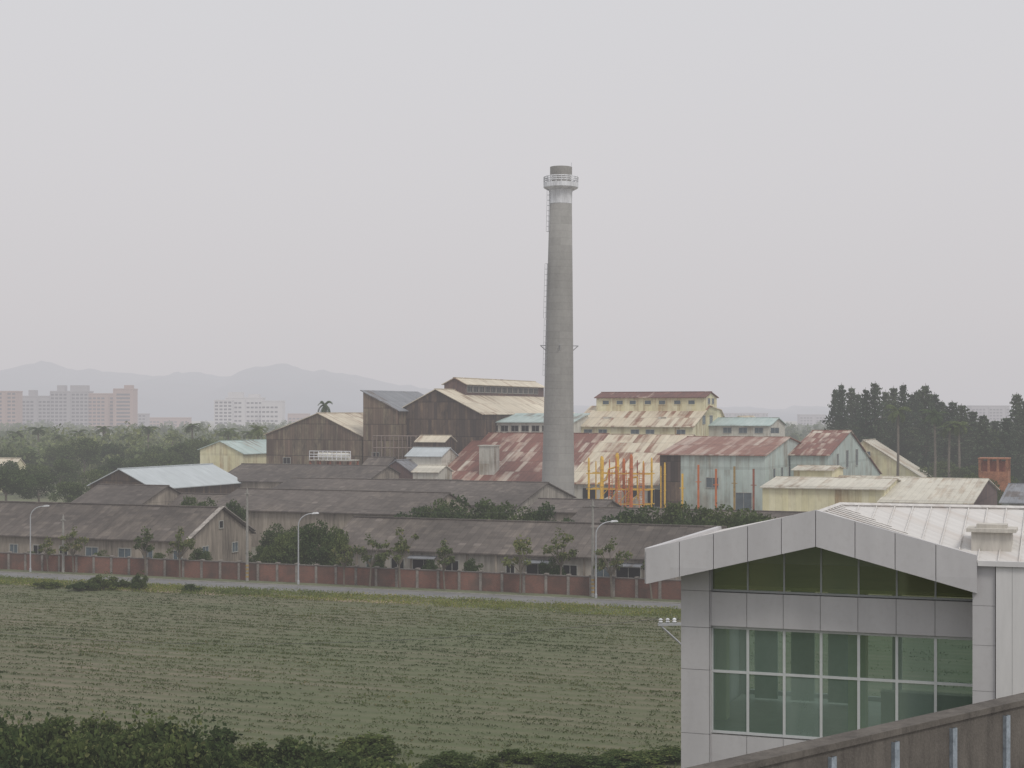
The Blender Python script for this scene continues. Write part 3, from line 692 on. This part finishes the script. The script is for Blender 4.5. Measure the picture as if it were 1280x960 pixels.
def upole(px,w,tr,label,stripe=False,arms=True):
    x,y=XY(U(px,w),w); h=Z(tr,px,w)
    t=thing('utility_pole',(x,y,0),-A,label,'utility pole')
    m=MB(); m.tube([(0,0,0),(0,0,h)],[.17,.11],10); obj('pole',m.mesh('pole',[MT['conc']]),parent=t)
    if stripe:
        for i in range(4):
            m=MB(); m.cyl((0,0,.5+i*.4),(0,0,.7+i*.4),.178,.178,10,0); obj('warning_band',m.mesh('warning_band',[MT['ochre']]),parent=t)
    m=MB(); m.box(-.25,.25,-.16,.16,h-.5,h-.42); m.cyl((0,0,h),(0,0,h+.2),.05,.04,6)
    obj('cable_bracket',m.mesh('cable_bracket',[MT['conc']]),parent=t)
    return (x,y,h)
p1=upole(309,150.6,612,'plain grey concrete utility pole by the wall',True)
p2=upole(741,150.6,627,'plain grey concrete utility pole with striped foot by the wall',True)
p3=upole(79,150.9,645,'short grey concrete pole by the wall',False,False)
p4=upole(-120,150.6,612,'plain grey concrete utility pole by the wall',True)
def cable(a,b,sag,r,label):
    a=Vector(a); b=Vector(b); n=28; m=MB(); pts=[]
    for i in range(n+1):
        t=i/n; p=a.lerp(b,t); p.z-=sag*4*t*(1-t); pts.append(tuple(p))
    m.tube(pts,[r]*(n+1),4)
    return obj('overhead_cable',m.mesh('overhead_cable',[MT['cable']]),label=label,category='cable',group='overhead cables')
cable((p1[0],p1[1],p1[2]-.46),(p2[0],p2[1],p2[2]-.46),1.3,.011,'thin grey cable strung between concrete poles')
cable((p4[0],p4[1],p4[2]-.46),(p1[0],p1[1],p1[2]-.46),1.3,.011,'thin grey cable strung between concrete poles')
y0=62.; x0=(857-640)/F*y0; h=H-(775-HR)/F*y0
t=thing('utility_pole',(x0,y0,0),math.radians(10),'concrete pole with white insulators beside the pale building','utility pole')
m=MB(); m.tube([(0,0,0),(0,0,h+.2)],[.17,.12],10); obj('pole',m.mesh('pole',[MT['conc']]),parent=t)
m=MB(); m.box(-1.1,1.1,-.05,.05,h-.2,h-.1); m.bar((-1.0,0,h-.2),(0,0,h-1.1),.04); m.bar((1.0,0,h-.2),(0,0,h-1.1),.04); obj('crossarm',m.mesh('crossarm',[MT['lampgrey']]),parent=t)
for a in (-1.0,-.72,-.45,.5,1.0):
    m=MB(); m.lathe([(.05,h-.1),(.09,h-.05),(.05,h),(.09,h+.04),(.03,h+.09)],8); obj('insulator',m.mesh('insulator',[MT['whitepaint']]),(a,0,0),0,t)
cable((x0-1,y0,h+.05),(-38,92,18.5-262/F*92+.6),1.4,.008,'thin grey cable crossing above the field')
# ---------------------------------------------------------------- pavilion
def panel_mat():
    g=G('pale_aluminium_panel'); v,a,b=g.coord('wall')
    n=g.noise(g.vm('MULTIPLY',g.obj(),(1,1,.2)),1.2,6,.6); n2=g.noise(g.obj(),9,4,.6)
    cell=g.white(g.vm('FLOOR',g.vm('MULTIPLY',v,(1/.83,1/1.5,1.))))
    cc=g.mix(g.mr(n,.3,.75),(.56,.55,.56),(.47,.46,.47)); cc=g.mix(g.mr(n2,.5,.8,0,.25),cc,(.38,.36,.35))
    cc=g.mix(1.,cc,g.mr(cell,0,1,.94,1.03),'MULTIPLY')
    return g.fin(cc,.55,0,spec=.4)
PM=panel_mat()
WM=plain('white_side_panel',(.66,.65,.65),.12,1.,.6,streak=True)
joint=plain('dark_joint_sealant',(.19,.185,.18),.2,3,.9)
roofmat=sheet('white_standing_seam_roof','wall',(.64,.62,.60),(.67,.65,.63),(.52,.45,.39),.14,.42,30,.95,(.46,.40,.36),.6,soft=.2,tone=.06)
R20=math.radians(20); zR=H-2.24; zE=zR-.95
pv=thing('pavilion',(6.65,35,0),-R20,'pale panelled pavilion with low gable roof and green glazing','building')
m=MB(); g_=.008
def top(u): return zR+.10-abs(u)*.25 if u<0 else zR+.10-u*.262
us=[-3.83,-3.05,-2.27,-1.5,-.75,0]
for a,b in zip(us,us[1:]):
    m.prism([(a+g_,top(a+g_)-.80),(b-g_,top(b-g_)-.80),(b-g_,top(b-g_)),(a+g_,top(a+g_))],-.06,.06,'w')
us=[0.001,.85,1.7,2.55,3.40]
for a,b in zip(us,us[1:]):
    m.prism([(a+g_,top(a+g_)-.80),(b-g_,top(b-g_)-.80),(b-g_,top(b-g_)),(a+g_,top(a+g_))],-.06,.06,'w')
m.box(-3.89,-3.77,.07,7.5,top(-3.83)-.80,top(-3.83))
obj('fascia',m.mesh('fascia',[PM]),parent=pv)
m=MB(); m.prism([(3.405,zE-.06),(14,zE-.06),(14,zE+.05),(3.405,zE+.05)],-.065,.03,'w'); obj('roof_edge',m.mesh('roof_edge',[WM]),parent=pv)
m=MB()
m.prism([(-3.80,top(-3.80)-.78),(-.0,top(0)-.78),(-.0,top(0)-.03),(-3.80,top(-3.8)-.03)],.0,.05,'w')
m.prism([(0,top(0)-.78),(3.38,top(3.38)-.78),(3.38,top(3.38)-.03),(0,top(0)-.03)],.0,.05,'w')
obj('fascia_joint',m.mesh('fascia_joint',[joint]),parent=pv)
m=MB()
def tri(*p): m.poly(p)
tri((0,.06,zR),(3.4,.06,zE),(0,3.5,zR))
tri((0,3.5,zR),(3.4,.06,zE),(14,.06,zE),(14,3.5,zR))
tri((0,3.5,zR),(14,3.5,zR),(14,7.5,zE),(0,7.5,zE))
tri((-3.8,.06,zE),(0,.06,zR),(0,3.5,zR)); tri((-3.8,.06,zE),(0,3.5,zR),(-3.8,7.5,zE)); tri((0,3.5,zR),(0,7.5,zE),(-3.8,7.5,zE))
u=.45
while u<13.8:
    wv=max(.08,3.5*(1-u/3.4)) if u<3.4 else .08
    za=zE+wv/3.5*.95
    m.bar((u,wv,za+.02),(u,3.5,zR+.02),.018); u+=.42
w=.4
while w<3.4:
    ue=3.4*(1-w/3.5); m.bar((0,w,zR+.02),(ue,w,zR-ue*.95/3.4+.02),.018); w+=.42
m.bar((0,3.5,zR+.03),(14,3.5,zR+.03),.05); m.bar((0,.08,zR+.03),(0,3.5,zR+.03),.05)
obj('roof',m.mesh('roof',[roofmat]),parent=pv)
q=MB(); vm_=plain('beige_vent_paint',(.55,.52,.47),.35,2,.7,streak=True)
q.box(3.22,4.05,.75,1.45,zE+.1,zE+.60); q.box(3.12,4.15,.65,1.55,zE+.60,zE+.68); q.box(3.32,3.95,.85,1.35,zE+.68,zE+.76)
obj('roof_vent',q.mesh('roof_vent',[vm_]),parent=pv)
m=MB(); j=MB()
def panels(x0,x1,xs,zs,yf,yb,gp=.006,mm=None):
    mm=mm or m
    j.box(x0+.01,x1-.01,yf+.02,yb,zs[0],zs[-1]-.01)
    for a,b in zip(xs,xs[1:]):
        for e,f in zip(zs,zs[1:]): mm.box(a+gp,b-gp,yf,yf+.018,e+gp,f-gp)
zs=[0]+[round(.66+1.5*i,3) for i in range(7)]+[11.12,12.59,13.56,14.40,15.2]
panels(-3.23,-2.56,[-3.23,-2.56],zs,.80,1.3)
for e,f in zip(zs,zs[1:]): m.box(-2.559,-2.54,.82,1.3,e+.008,f-.008)
xb=[-2.54+i*(5.82/7) for i in range(8)]
panels(-2.54,3.28,xb[::1],[13.60,14.38],.86,1.25)
panels(-2.54,3.28,xb,[z for z in zs if z<11.0]+[11.12],.86,1.25)
sidep=MB()
panels(3.29,3.76,[3.29,3.76],[z for z in zs if z<14]+[14.40,zE-.07],.06,1.3,.004)
panels(3.77,14,[3.77,4.1]+[4.1+i*.9 for i in range(1,12)],[0,4,8,12,zE-.07],.0,1.3,.003,sidep)
m.box(-3.25,-3.19,1.3,7.2,0,zE)
m.box(-3.19,14,7.1,7.2,0,11.1); m.box(-3.19,14,7.1,7.2,14.4,zE)
for k in range(5): m.box(-3.19+k*4,-2.95+k*4,7.1,7.2,11.1,14.4)
m.box(13.9,14,1.3,7.1,0,zE)
obj('wall',m.mesh('wall',[PM]),parent=pv); obj('wall_joint',j.mesh('wall_joint',[joint]),parent=pv)
obj('side_wall',sidep.mesh('side_wall',[WM]),parent=pv)
def glass(name,ta,da,db,fac):
    g=G(name)
    tr=g.n.new('ShaderNodeBsdfTransparent'); tr.inputs[0].default_value=(*ta,1)
    gl=g.n.new('ShaderNodeBsdfGlossy'); gl.inputs['Color'].default_value=(.80,.90,.87,1); gl.inputs['Roughness'].default_value=.05
    df=g.n.new('ShaderNodeBsdfDiffuse'); n=g.noise(g.vm('MULTIPLY',g.obj(),(1,1,.35)),1.2,5,.6)
    pane=g.white(g.vm('FLOOR',g.vm('MULTIPLY',g.vm('ADD',g.obj(),(2.54,0.,-12.55)),(7/5.82,0.,.7))))
    dc=g.mix(1.,g.mix(g.mr(n,.3,.7),da,db),g.mr(pane,0,1,.75,1.2),'MULTIPLY')
    g.l.new(dc,df.inputs[0])
    m0=g.n.new('ShaderNodeMixShader'); g.l.new(g.mr(pane,0,1,fac-.12,fac+.12),m0.inputs[0]); g.l.new(tr.outputs[0],m0.inputs[1]); g.l.new(df.outputs[0],m0.inputs[2])
    fr=g.n.new('ShaderNodeFresnel'); fr.inputs[0].default_value=1.5
    mx=g.n.new('ShaderNodeMixShader'); g.l.new(g.math('ADD',fr.outputs[0],.08,clamp=True),mx.inputs[0]); g.l.new(m0.outputs[0],mx.inputs[1]); g.l.new(gl.outputs[0],mx.inputs[2])
    g.l.new(mx.outputs[0],g.out.inputs[0]); return g.m
GL=glass('green_tinted_glazing',(.58,.74,.68),(.19,.265,.24),(.30,.375,.345),.38)
alum=plain('aluminium_mullion',(.60,.62,.62),.1,2,.5,.2)
wd=obj('window',None,(0,0,0),0,pv)
m=MB(); m.poly([(-2.53,1.0,11.13),(3.27,1.0,11.13),(3.27,1.0,13.58),(-2.53,1.0,13.58)]); obj('glass',m.mesh('glass',[GL]),parent=wd)
m=MB()
for x in xb: m.box(x-.030,x+.030,.975,1.02,11.13,13.58)
for z in (11.16,12.55,13.56): m.box(-2.54,3.28,.978,1.018,z-.030,z+.030)
obj('frame',m.mesh('frame',[alum]),parent=wd)
wd=obj('gable_window',None,(0,0,0),0,pv)
def gz(u): return zR-.12-abs(u)*.255
m=MB(); m.poly([(-2.53,1.0,14.39),(3.27,1.0,14.39),(3.27,1.0,gz(3.27)),(0,1.0,gz(0)),(-2.53,1.0,gz(-2.53))]); obj('glass',m.mesh('glass',[glass('olive_tinted_glazing',(.66,.72,.52),(.15,.18,.12),(.25,.26,.15),.40)]),parent=wd)
m=MB()
for x in xb: m.box(x-.02,x+.02,.975,1.02,14.39,gz(x))
m.box(-2.54,3.28,.97,1.025,14.385,14.43)
obj('frame',m.mesh('frame',[plain('dull_mullion',(.36,.38,.37),.1,2,.5)]),parent=wd)
m=MB(); m.box(-3.1,13.8,1.3,7.0,10.85,11.0); obj('floor',m.mesh('floor',[plain('floor_tile',(.42,.43,.38),.2,1,.6)]),parent=pv)
scr=plain('pale_blind',(.50,.58,.54),.15,1,.8)
for i in range(3):
    m=MB(); x=-2.6+i*.95
    m.box(x,x+.6,6.2,6.26,11.05,14.3)
    obj('blind',m.mesh('blind',[scr]),parent=pv)
for (a,b,d0,d1) in ((.35,.75,2.4,2.85),(3.9,4.3,3.2,3.6),(-3.0,-2.7,3.2,3.6)):
    m=MB(); m.box(a,b,d0,d1,11.0,14.4); obj('inner_column',m.mesh('inner_column',[plain('pale_yellow_column',(.70,.70,.42),.1,1,.7)]),parent=pv)
m=MB(); m.box(.9,4.2,4.0,4.15,11.0,11.75); m.box(.9,4.2,3.9,4.25,11.75,11.8); obj('inner_counter',m.mesh('inner_counter',[plain('beige_counter',(.5,.48,.36),.1,1,.7)]),parent=pv)
m=MB(); m.box(-3.1,13.2,1.3,6.9,14.42,14.50); 
obj('inner_ceiling',m.mesh('inner_ceiling',[plain('ceiling_paint',(.66,.66,.36),.1,1,.8)]),parent=pv)
# ---------------------------------------------------------------- terrace parapet
Ld=math.hypot(4.54,4.1); ang=math.atan2(4.1,4.54)
tp=thing('parapet_wall',(1.81,15.7,0),ang,'stained brown concrete parapet with galvanised posts on a terrace','wall')
def stain_mat():
    g=G('stained_parapet_concrete'); o=g.obj()
    n=g.noise(o,1.1,7,.7); n2=g.noise(g.vm('MULTIPLY',o,(1,1,.18)),5.,5,.65); n3=g.noise(o,30,4,.6)
    cc=g.mix(g.mr(n,.35,.65),(.090,.080,.071),(.145,.130,.115))
    cc=g.mix(g.mr(n2,.45,.72,0,.7),cc,(.045,.04,.037)); cc=g.mix(g.mr(n3,.45,.8,0,.4),cc,(.19,.175,.155))
    return g.fin(cc,.95,0,n3,.4,.02)
stain=stain_mat()
PT=14.95
m=MB(); m.box(-6,16,0,.22,0,PT-.07); m.box(-6,16,-.03,.25,PT-.07,PT); obj('wall',m.mesh('wall',[stain]),parent=tp)
pm=MB(); pm.box(-.045,.045,-.05,-.042,14.12,PT-.14); pm.box(-.045,-.037,-.041,-.001,14.12,PT-.14); pm.box(.037,.045,-.041,-.001,14.12,PT-.14); pm.box(-.09,.09,-.10,-.003,14.08,14.118)
pme=pm.mesh('post',[plain('galvanised_post',(.34,.39,.44),.5,3,.5,.3)])
for i in range(-2,12): obj('post',pme,((.163+.19*i)*Ld,0,0),0,tp)
tb=thing('terrace_building',(1.81,15.7,0),ang,'flat roofed concrete terrace below the brown parapet','building')
m=MB(); m.box(-6,16,-4.2,-.03,0,14.08); obj('roof_slab',m.mesh('roof_slab',[plain('pale_deck_concrete',(.46,.45,.43),.4,.5,.9)]),parent=tb)
# ---------------------------------------------------------------- trees
for px,tr in ((92,655),(182,655),(225,654),(462,664),(500,654),(556,670),(650,667),(700,655),(765,668),(-20,655),(815,684),(430,672),(60,668)):
    tree_px('street',px,150.3 if px!=700 else 155,tr,'young thin street tree with sparse crown by the wall',name='street_tree',group='street trees along the brick wall')
for px,w,tr,wd_ in ((372,156,654,.6),(400,156,647,.66),(418,157,655,.5),(345,175,652,.6),(262,178,620,.65),(290,182,624,.65),(235,182,618,.6),(470,176,652,.6),(440,178,655,.5),(250,156.2,683,.3),(590,156,696,.28),(690,156,694,.3),(470,156,694,.28),(130,156,686,.3),(350,155,672,.45),(325,156,680,.35),(540,156,698,.25),(40,156,688,.3),(200,156,690,.28)):
    tree_px('dome',px,w,tr,'rounded dark green tree between the sheds',wid=wd_)
for px,tr in ((530,630),(550,620),(574,616),(604,622),(632,624),(655,630),(684,626)):
    tree_px('dome',px,178,tr,'dense round tree behind the tiled shed',wid=.72+random.random()*.2,group='trees behind the tiled shed')
for px,tr in ((762,642),(785,634),(812,627),(840,624),(872,629),(905,627),(932,632),(958,640)):
    tree_px('dome',px,176,tr,'dense dark green tree behind the tiled shed',wid=.8+random.random()*.25,group='trees behind the tiled shed')
for px,w,tr,k in ((8,240,582,1.1),(50,250,590,1.),(85,238,600,.9),(-25,240,575,1.1),(105,330,546,1.4),(140,350,553,1.3),(190,345,556,1.3),(228,330,552,1.3),(246,340,545,1.2),(300,350,548,1.),(-20,320,556,1.4),(30,330,562,1.4),(65,340,556,1.3),(170,300,572,1.1),(210,310,566,1.0),(15,290,575,1.2),(120,270,585,1.0),(145,300,570,1.),(40,280,578,1.1),(75,290,572,1.2),(185,320,562,1.1),(225,300,575,.9),(320,340,545,1.)):
    tree_px('broad',px,w,tr,'full green tree among the grounds near the mill',wid=k)
for px,tr in ((48,536),(75,546),(130,535),(160,545),(185,535),(215,545),(20,541),(98,540),(240,532),(285,538),(312,541)):
    tree_px('palm',px,370+random.random()*40,tr,'tall palm rising above the tree belt',name='palm_tree',wid=1.35,group='palms above the tree belt')
tree_px('palm',406,340,506,'tall palm behind the rusted shed',name='palm_tree',wid=.85)
tree_px('palm',322,330,536,'tall palm behind the rusted shed',name='palm_tree',wid=1.0)
for px,tr,k in ((1044,484,.85),(1052,478,.8),(1064,482,.95),(1073,490,1.),(1082,484,.95),(1094,476,.95),(1107,487,1.1),(1117,482,1.),(1129,478,.9),(1140,490,1.1),(1148,486,1.),(1157,479,1.),(1168,490,1.1),(1178,500,1.1),(1190,500,1.15),(1202,504,1.15),(1216,512,1.1),(1230,517,1.1),(1244,524,1.),(1258,520,.95),(1271,490,1.),(1282,498,1.)):
    tree_px('conifer',px,366+random.random()*36,tr,'tall dark conifer standing behind the mill',name='conifer_tree',wid=k,group='conifers behind the mill')
for px,tr in ((1122,513),(1168,518),(1187,535),(1198,530)):
    tree_px('palm',px,346,tr,'tall palm in front of the dark conifers',name='palm_tree',wid=1.3,group='palms by the conifers')
for px,w,tr,k in ((1052,380,535,1.3),(1078,384,530,1.3),(1102,384,535,1.4),(1130,388,532,1.4),(1155,388,530,1.4),(1190,390,525,1.5),(1215,390,528,1.5),(1238,388,534,1.5),(1262,380,540,1.5),(1290,380,535,1.5),(1180,360,575,1.2),(1215,345,580,1.1),(1262,310,592,.8),(1216,286,590,.7),(1236,286,597,.6)):
    tree_px('broad',px,w,tr,'full dark tree under the conifers',wid=k)
# foreground bushes
rngb=np.random.default_rng(11)
BV=[]
for i in range(5):
    bl=[]
    for k in range(17):
        a=rngb.random()*6.283; rr=1.9*math.sqrt(rngb.random()); h=2.5*(1-.4*rr/1.9)*(.3+.75*rngb.random()); bl.append((rr*math.cos(a),rr*math.sin(a),h*.78,.40+.40*rngb.random(),.45))
    P=cloud(bl,4600,rngb,.3)
    SP=[]
    for k in range(12):
        a=rngb.random()*6.283; rr=1.6*rngb.random(); hh=1.5+1.1*rngb.random(); q=rngb.random(22)
        SP.append(np.stack([rr*math.cos(a)*(.6+.5*q)+rngb.normal(size=22)*.16,rr*math.sin(a)*(.6+.5*q)+rngb.normal(size=22)*.16,.5+(hh-.5)*q],axis=1))
    P=np.concatenate([P]+SP); P[:,2]=np.abs(P[:,2])
    tk=MB()
    for b in bl[:8]: tk.tube([(0,0,-.1),(b[0]*.5,b[1]*.5,b[2]*.6),(b[0],b[1],b[2])],[.06,.04,.02],5)
    BV.append((tk.mesh('stem',[MT['bark']]),leaf_mesh('foliage',P,.24,rngb,MT['bushleaf'])))
def bush(x,y,h,wv,label='dense leafy green bush at the field edge',group='bushes at the field edge'):
    i=random.randrange(5); r=thing('bush',(x,y,0),random.random()*6.28,label,'bush',group); r.scale=(wv,wv,h/2.6)
    obj('stem',BV[i][0],parent=r); obj('foliage',BV[i][1],parent=r)
px=-30
while px<850:
    if px<250: tr=884+random.random()*22
    elif px<330: tr=918+random.random()*18
    elif px<480: tr=912+random.random()*22
    elif px<700: tr=936+random.random()*20
    else: tr=940+random.random()*18
    y=80+random.random()*5; x=(px-640)/F*y
    bush(x,y,max(.8,H-(tr-HR)/F*y)*1.0,(.8 if px<480 else .55)+random.random()*.5)
    y=74; bush((px-640)/F*y+1,y,max(.8,H-(tr+22-HR)/F*y),.8+random.random()*.4)
    px+=(24 if px<480 else 32)+random.random()*18
for px,row,h,k in ((128,737,1.9,.8),(60,735,.9,.8),(175,738,2.2,.45),(240,739,.9,.6),(150,736,1.2,.6),(100,738,1.1,.7)):
    y=H*F/(row-HR); bush((px-640)/F*y,y,h,k,'low scrubby bush on the field verge','scrub on the verge')
def belt(name,n,size,y0,y1,hmin,hmax,pxa,pxb,seed,label,per=70):
    rg=np.random.default_rng(seed); nb=n//per; P=[]
    for i in range(nb):
        y=y0+(y1-y0)*rg.random(); px=pxa+(pxb-pxa)*rg.random(); x=(px-640)/F*y
        h=hmin+(hmax-hmin)*rg.random()**2; r=2.2+2.8*rg.random()
        d=rg.normal(size=(per,3)); d/=np.linalg.norm(d,axis=1)[:,None]; d*= (0.5+.5*rg.random(per))[:,None]
        p=d*np.array([r,r,h*.42])+np.array([x,y,h*.58]); p[:,2]=np.abs(p[:,2]); P.append(p)
    obj(name,leaf_mesh(name,np.concatenate(P),size,rg,MT['beltleaf']),kind='stuff',label=label,category='woodland')
belt('woodland',80000,1.25,400,660,4,15,-60,520,1,'dense belt of green trees behind the mill grounds',110)
belt('woodland',70000,2.4,700,1500,6,12,-80,1380,2,'hazy distant tree belt across the plain')
# ---------------------------------------------------------------- distant town
def tower(pxl,pxr,rowt,y,mat,label,fl=3.2,roofbits=(),bay=3.6):
    x0=(pxl-640)/F*y; x1=(pxr-640)/F*y; h=H-(rowt-HR)/F*y; D=18; L=x1-x0
    t=thing('apartment_building',(x0,y,0),0,label,'apartment building')
    m=MB(); m.box(0,L,0,D,0,h); m.box(-.3,L+.3,-.3,D+.3,h,h+1)
    for a,b,hh in roofbits: m.box(a*L,b*L,3,12,h+1,h+1+hh)
    w=MB(); nf=int(h/fl); nb=max(1,int(L/bay))
    for b in range(0,nb,5): m.box(L*b/nb-.3,L*b/nb+.3,-.9,-.01,0,h)
    obj('body',m.mesh('body',[MT[mat]]),parent=t)
    for f in range(nf):
        for b in range(nb):
            if (b%5)==4: continue
            xx=L*(b+.15)/nb; w.box(xx,xx+L/nb*.7,-.12,-.02,f*fl+1,f*fl+2.6)
    if nf*nb: obj('window_band',w.mesh('window_band',[MT['aptwin']]),parent=t,kind='stuff')
tower(-20,20,490,1350,'apt1','pink tiled apartment block seen through haze')
tower(22,63,496,1410,'apt2','wide grey apartment block seen through haze',roofbits=((.3,.5,5),))
tower(63,110,490,1410,'apt2','tall grey apartment block with stepped roof in haze',roofbits=((.15,.35,5),(.5,.95,5)))
tower(110,142,493,1412,'apt1','pinkish connecting apartment block in haze')
tower(142,166,487,1400,'apt1','salmon pink apartment block with blank wall',bay=12,roofbits=((.5,.9,3),))
tower(168,182,518,1600,'apt2','low hazy housing block')
tower(182,235,523,1650,'apt1','low hazy housing block')
tower(268,290,501,1500,'apt3','white apartment block in haze')
tower(282,328,498,1510,'apt3','wide white apartment block with roof huts in haze',fl=4.2,roofbits=((.05,.45,5),(.6,.9,3)))
tower(327,353,502,1490,'apt3','white apartment block with plain end wall in haze',fl=4.2)
tower(1000,1032,519,1900,'apt2','faint low housing block in haze')
tower(1215,1262,508,1700,'apt2','faint hazy apartment block behind trees')
tower(360,385,518,1700,'apt1','low pinkish housing block in haze')
tower(395,440,522,1800,'apt2','low faint housing block in haze')
tower(900,960,517,2100,'apt2','very faint low block in haze')
prof_h=[(-300,470),(-120,462),(-40,470),(0,465),(45,452),(100,460),(150,467),(180,468),(250,466),(290,469),(318,460),(345,455),(380,460),(430,467),(470,474),(510,484),(560,490),(620,500),(700,507),(800,510),(1000,509),(1300,507),(1600,500)]
def hills(y,prof,seed,name,mat):
    rg=np.random.default_rng(seed); nx=260; ny=14; xs=np.linspace(prof[0][0],prof[-1][0],nx)
    rows=np.interp(xs,[p[0] for p in prof],[p[1] for p in prof]); hh=H-(rows-HR)/F*y
    ph=rg.random(6)*6.28
    hh=hh+sum(np.sin(xs*(.05*(k+1)*1.3)+ph[k])*(3.5/(k+1)) for k in range(6))
    m=MB()
    for j in range(ny):
        f=j/(ny-1)
        for i in range(nx):
            yy=y-900*(1-f); m.v.append(((xs[i]-640)/F*y*(.98+.02*f)+math.sin(i*.3+j)*15,yy+math.sin(i*.17)*90*(1-f),max(-2,hh[i])*(f**.8)*(1+.10*math.sin(i*.23+j*1.1)*(1-f))-1*(1-f)))
    for j in range(ny-1):
        for i in range(nx-1):
            a=j*nx+i; m.f.append((a,a+1,a+nx+1,a+nx)); m.mi.append(0)
    obj(name,m.mesh(name,[mat],True),kind='structure')
hm=plain('forested_hillside',(.04,.08,.115),.3,.002,1)
hills(4100,prof_h,5,'hills',hm)
# ---------------------------------------------------------------- world and light
w=bpy.data.worlds.new('World'); scene.world=w; w.use_nodes=True
nt=w.node_tree; N=nt.nodes; Lk=nt.links; bg=N['Background']
el=math.radians(52); az=math.radians(150)
sky=N.new('ShaderNodeTexSky'); sky.sky_type='NISHITA'; sky.sun_disc=False; sky.sun_elevation=el; sky.sun_rotation=az; sky.dust_density=8; sky.air_density=1.5
sc=N.new('ShaderNodeVectorMath'); sc.operation='SCALE'; sc.inputs['Scale'].default_value=.10; Lk.new(sky.outputs[0],sc.inputs[0])
hs=N.new('ShaderNodeHueSaturation'); hs.inputs['Saturation'].default_value=.15; Lk.new(sc.outputs[0],hs.inputs['Color'])
tc=N.new('ShaderNodeTexCoord'); sp=N.new('ShaderNodeSeparateXYZ'); Lk.new(tc.outputs['Generated'],sp.inputs[0])
cr=N.new('ShaderNodeValToRGB'); Lk.new(sp.outputs[2],cr.inputs[0])
e=cr.color_ramp.elements; e[0].position=0.; e[0].color=(.630,.614,.636,1); e[1].position=.6; e[1].color=(.78,.785,.815,1)
k=e.new(.06); k.color=(.672,.650,.666,1); k=e.new(.15); k.color=(.696,.680,.700,1); k=e.new(.26); k.color=(.705,.700,.724,1)
mx=N.new('ShaderNodeMixRGB'); mx.inputs[0].default_value=.90; Lk.new(hs.outputs[0],mx.inputs[1]); Lk.new(cr.outputs[0],mx.inputs[2])
Lk.new(mx.outputs[0],bg.inputs[0]); bg.inputs[1].default_value=1.0
sd=bpy.data.lights.new('sun','SUN'); sd.energy=1.2; sd.angle=math.radians(14); sd.color=(1,.95,.87)
so=bpy.data.objects.new('sun',sd); col.objects.link(so)
dirv=Vector((math.sin(az)*math.cos(el),math.cos(az)*math.cos(el),math.sin(el)))
so.rotation_euler=dirv.to_track_quat('Z','Y').to_euler()
# ---------------------------------------------------------------- camera
cd=bpy.data.cameras.new('camera'); co=bpy.data.objects.new('camera',cd); col.objects.link(co)
co.location=(0,0,H); co.rotation_euler=(math.pi/2,0,0)
cd.sensor_width=36; cd.lens=36*F/1280; cd.shift_y=(HR-480)/1280
cd.clip_start=.5; cd.clip_end=20000
scene.camera=co
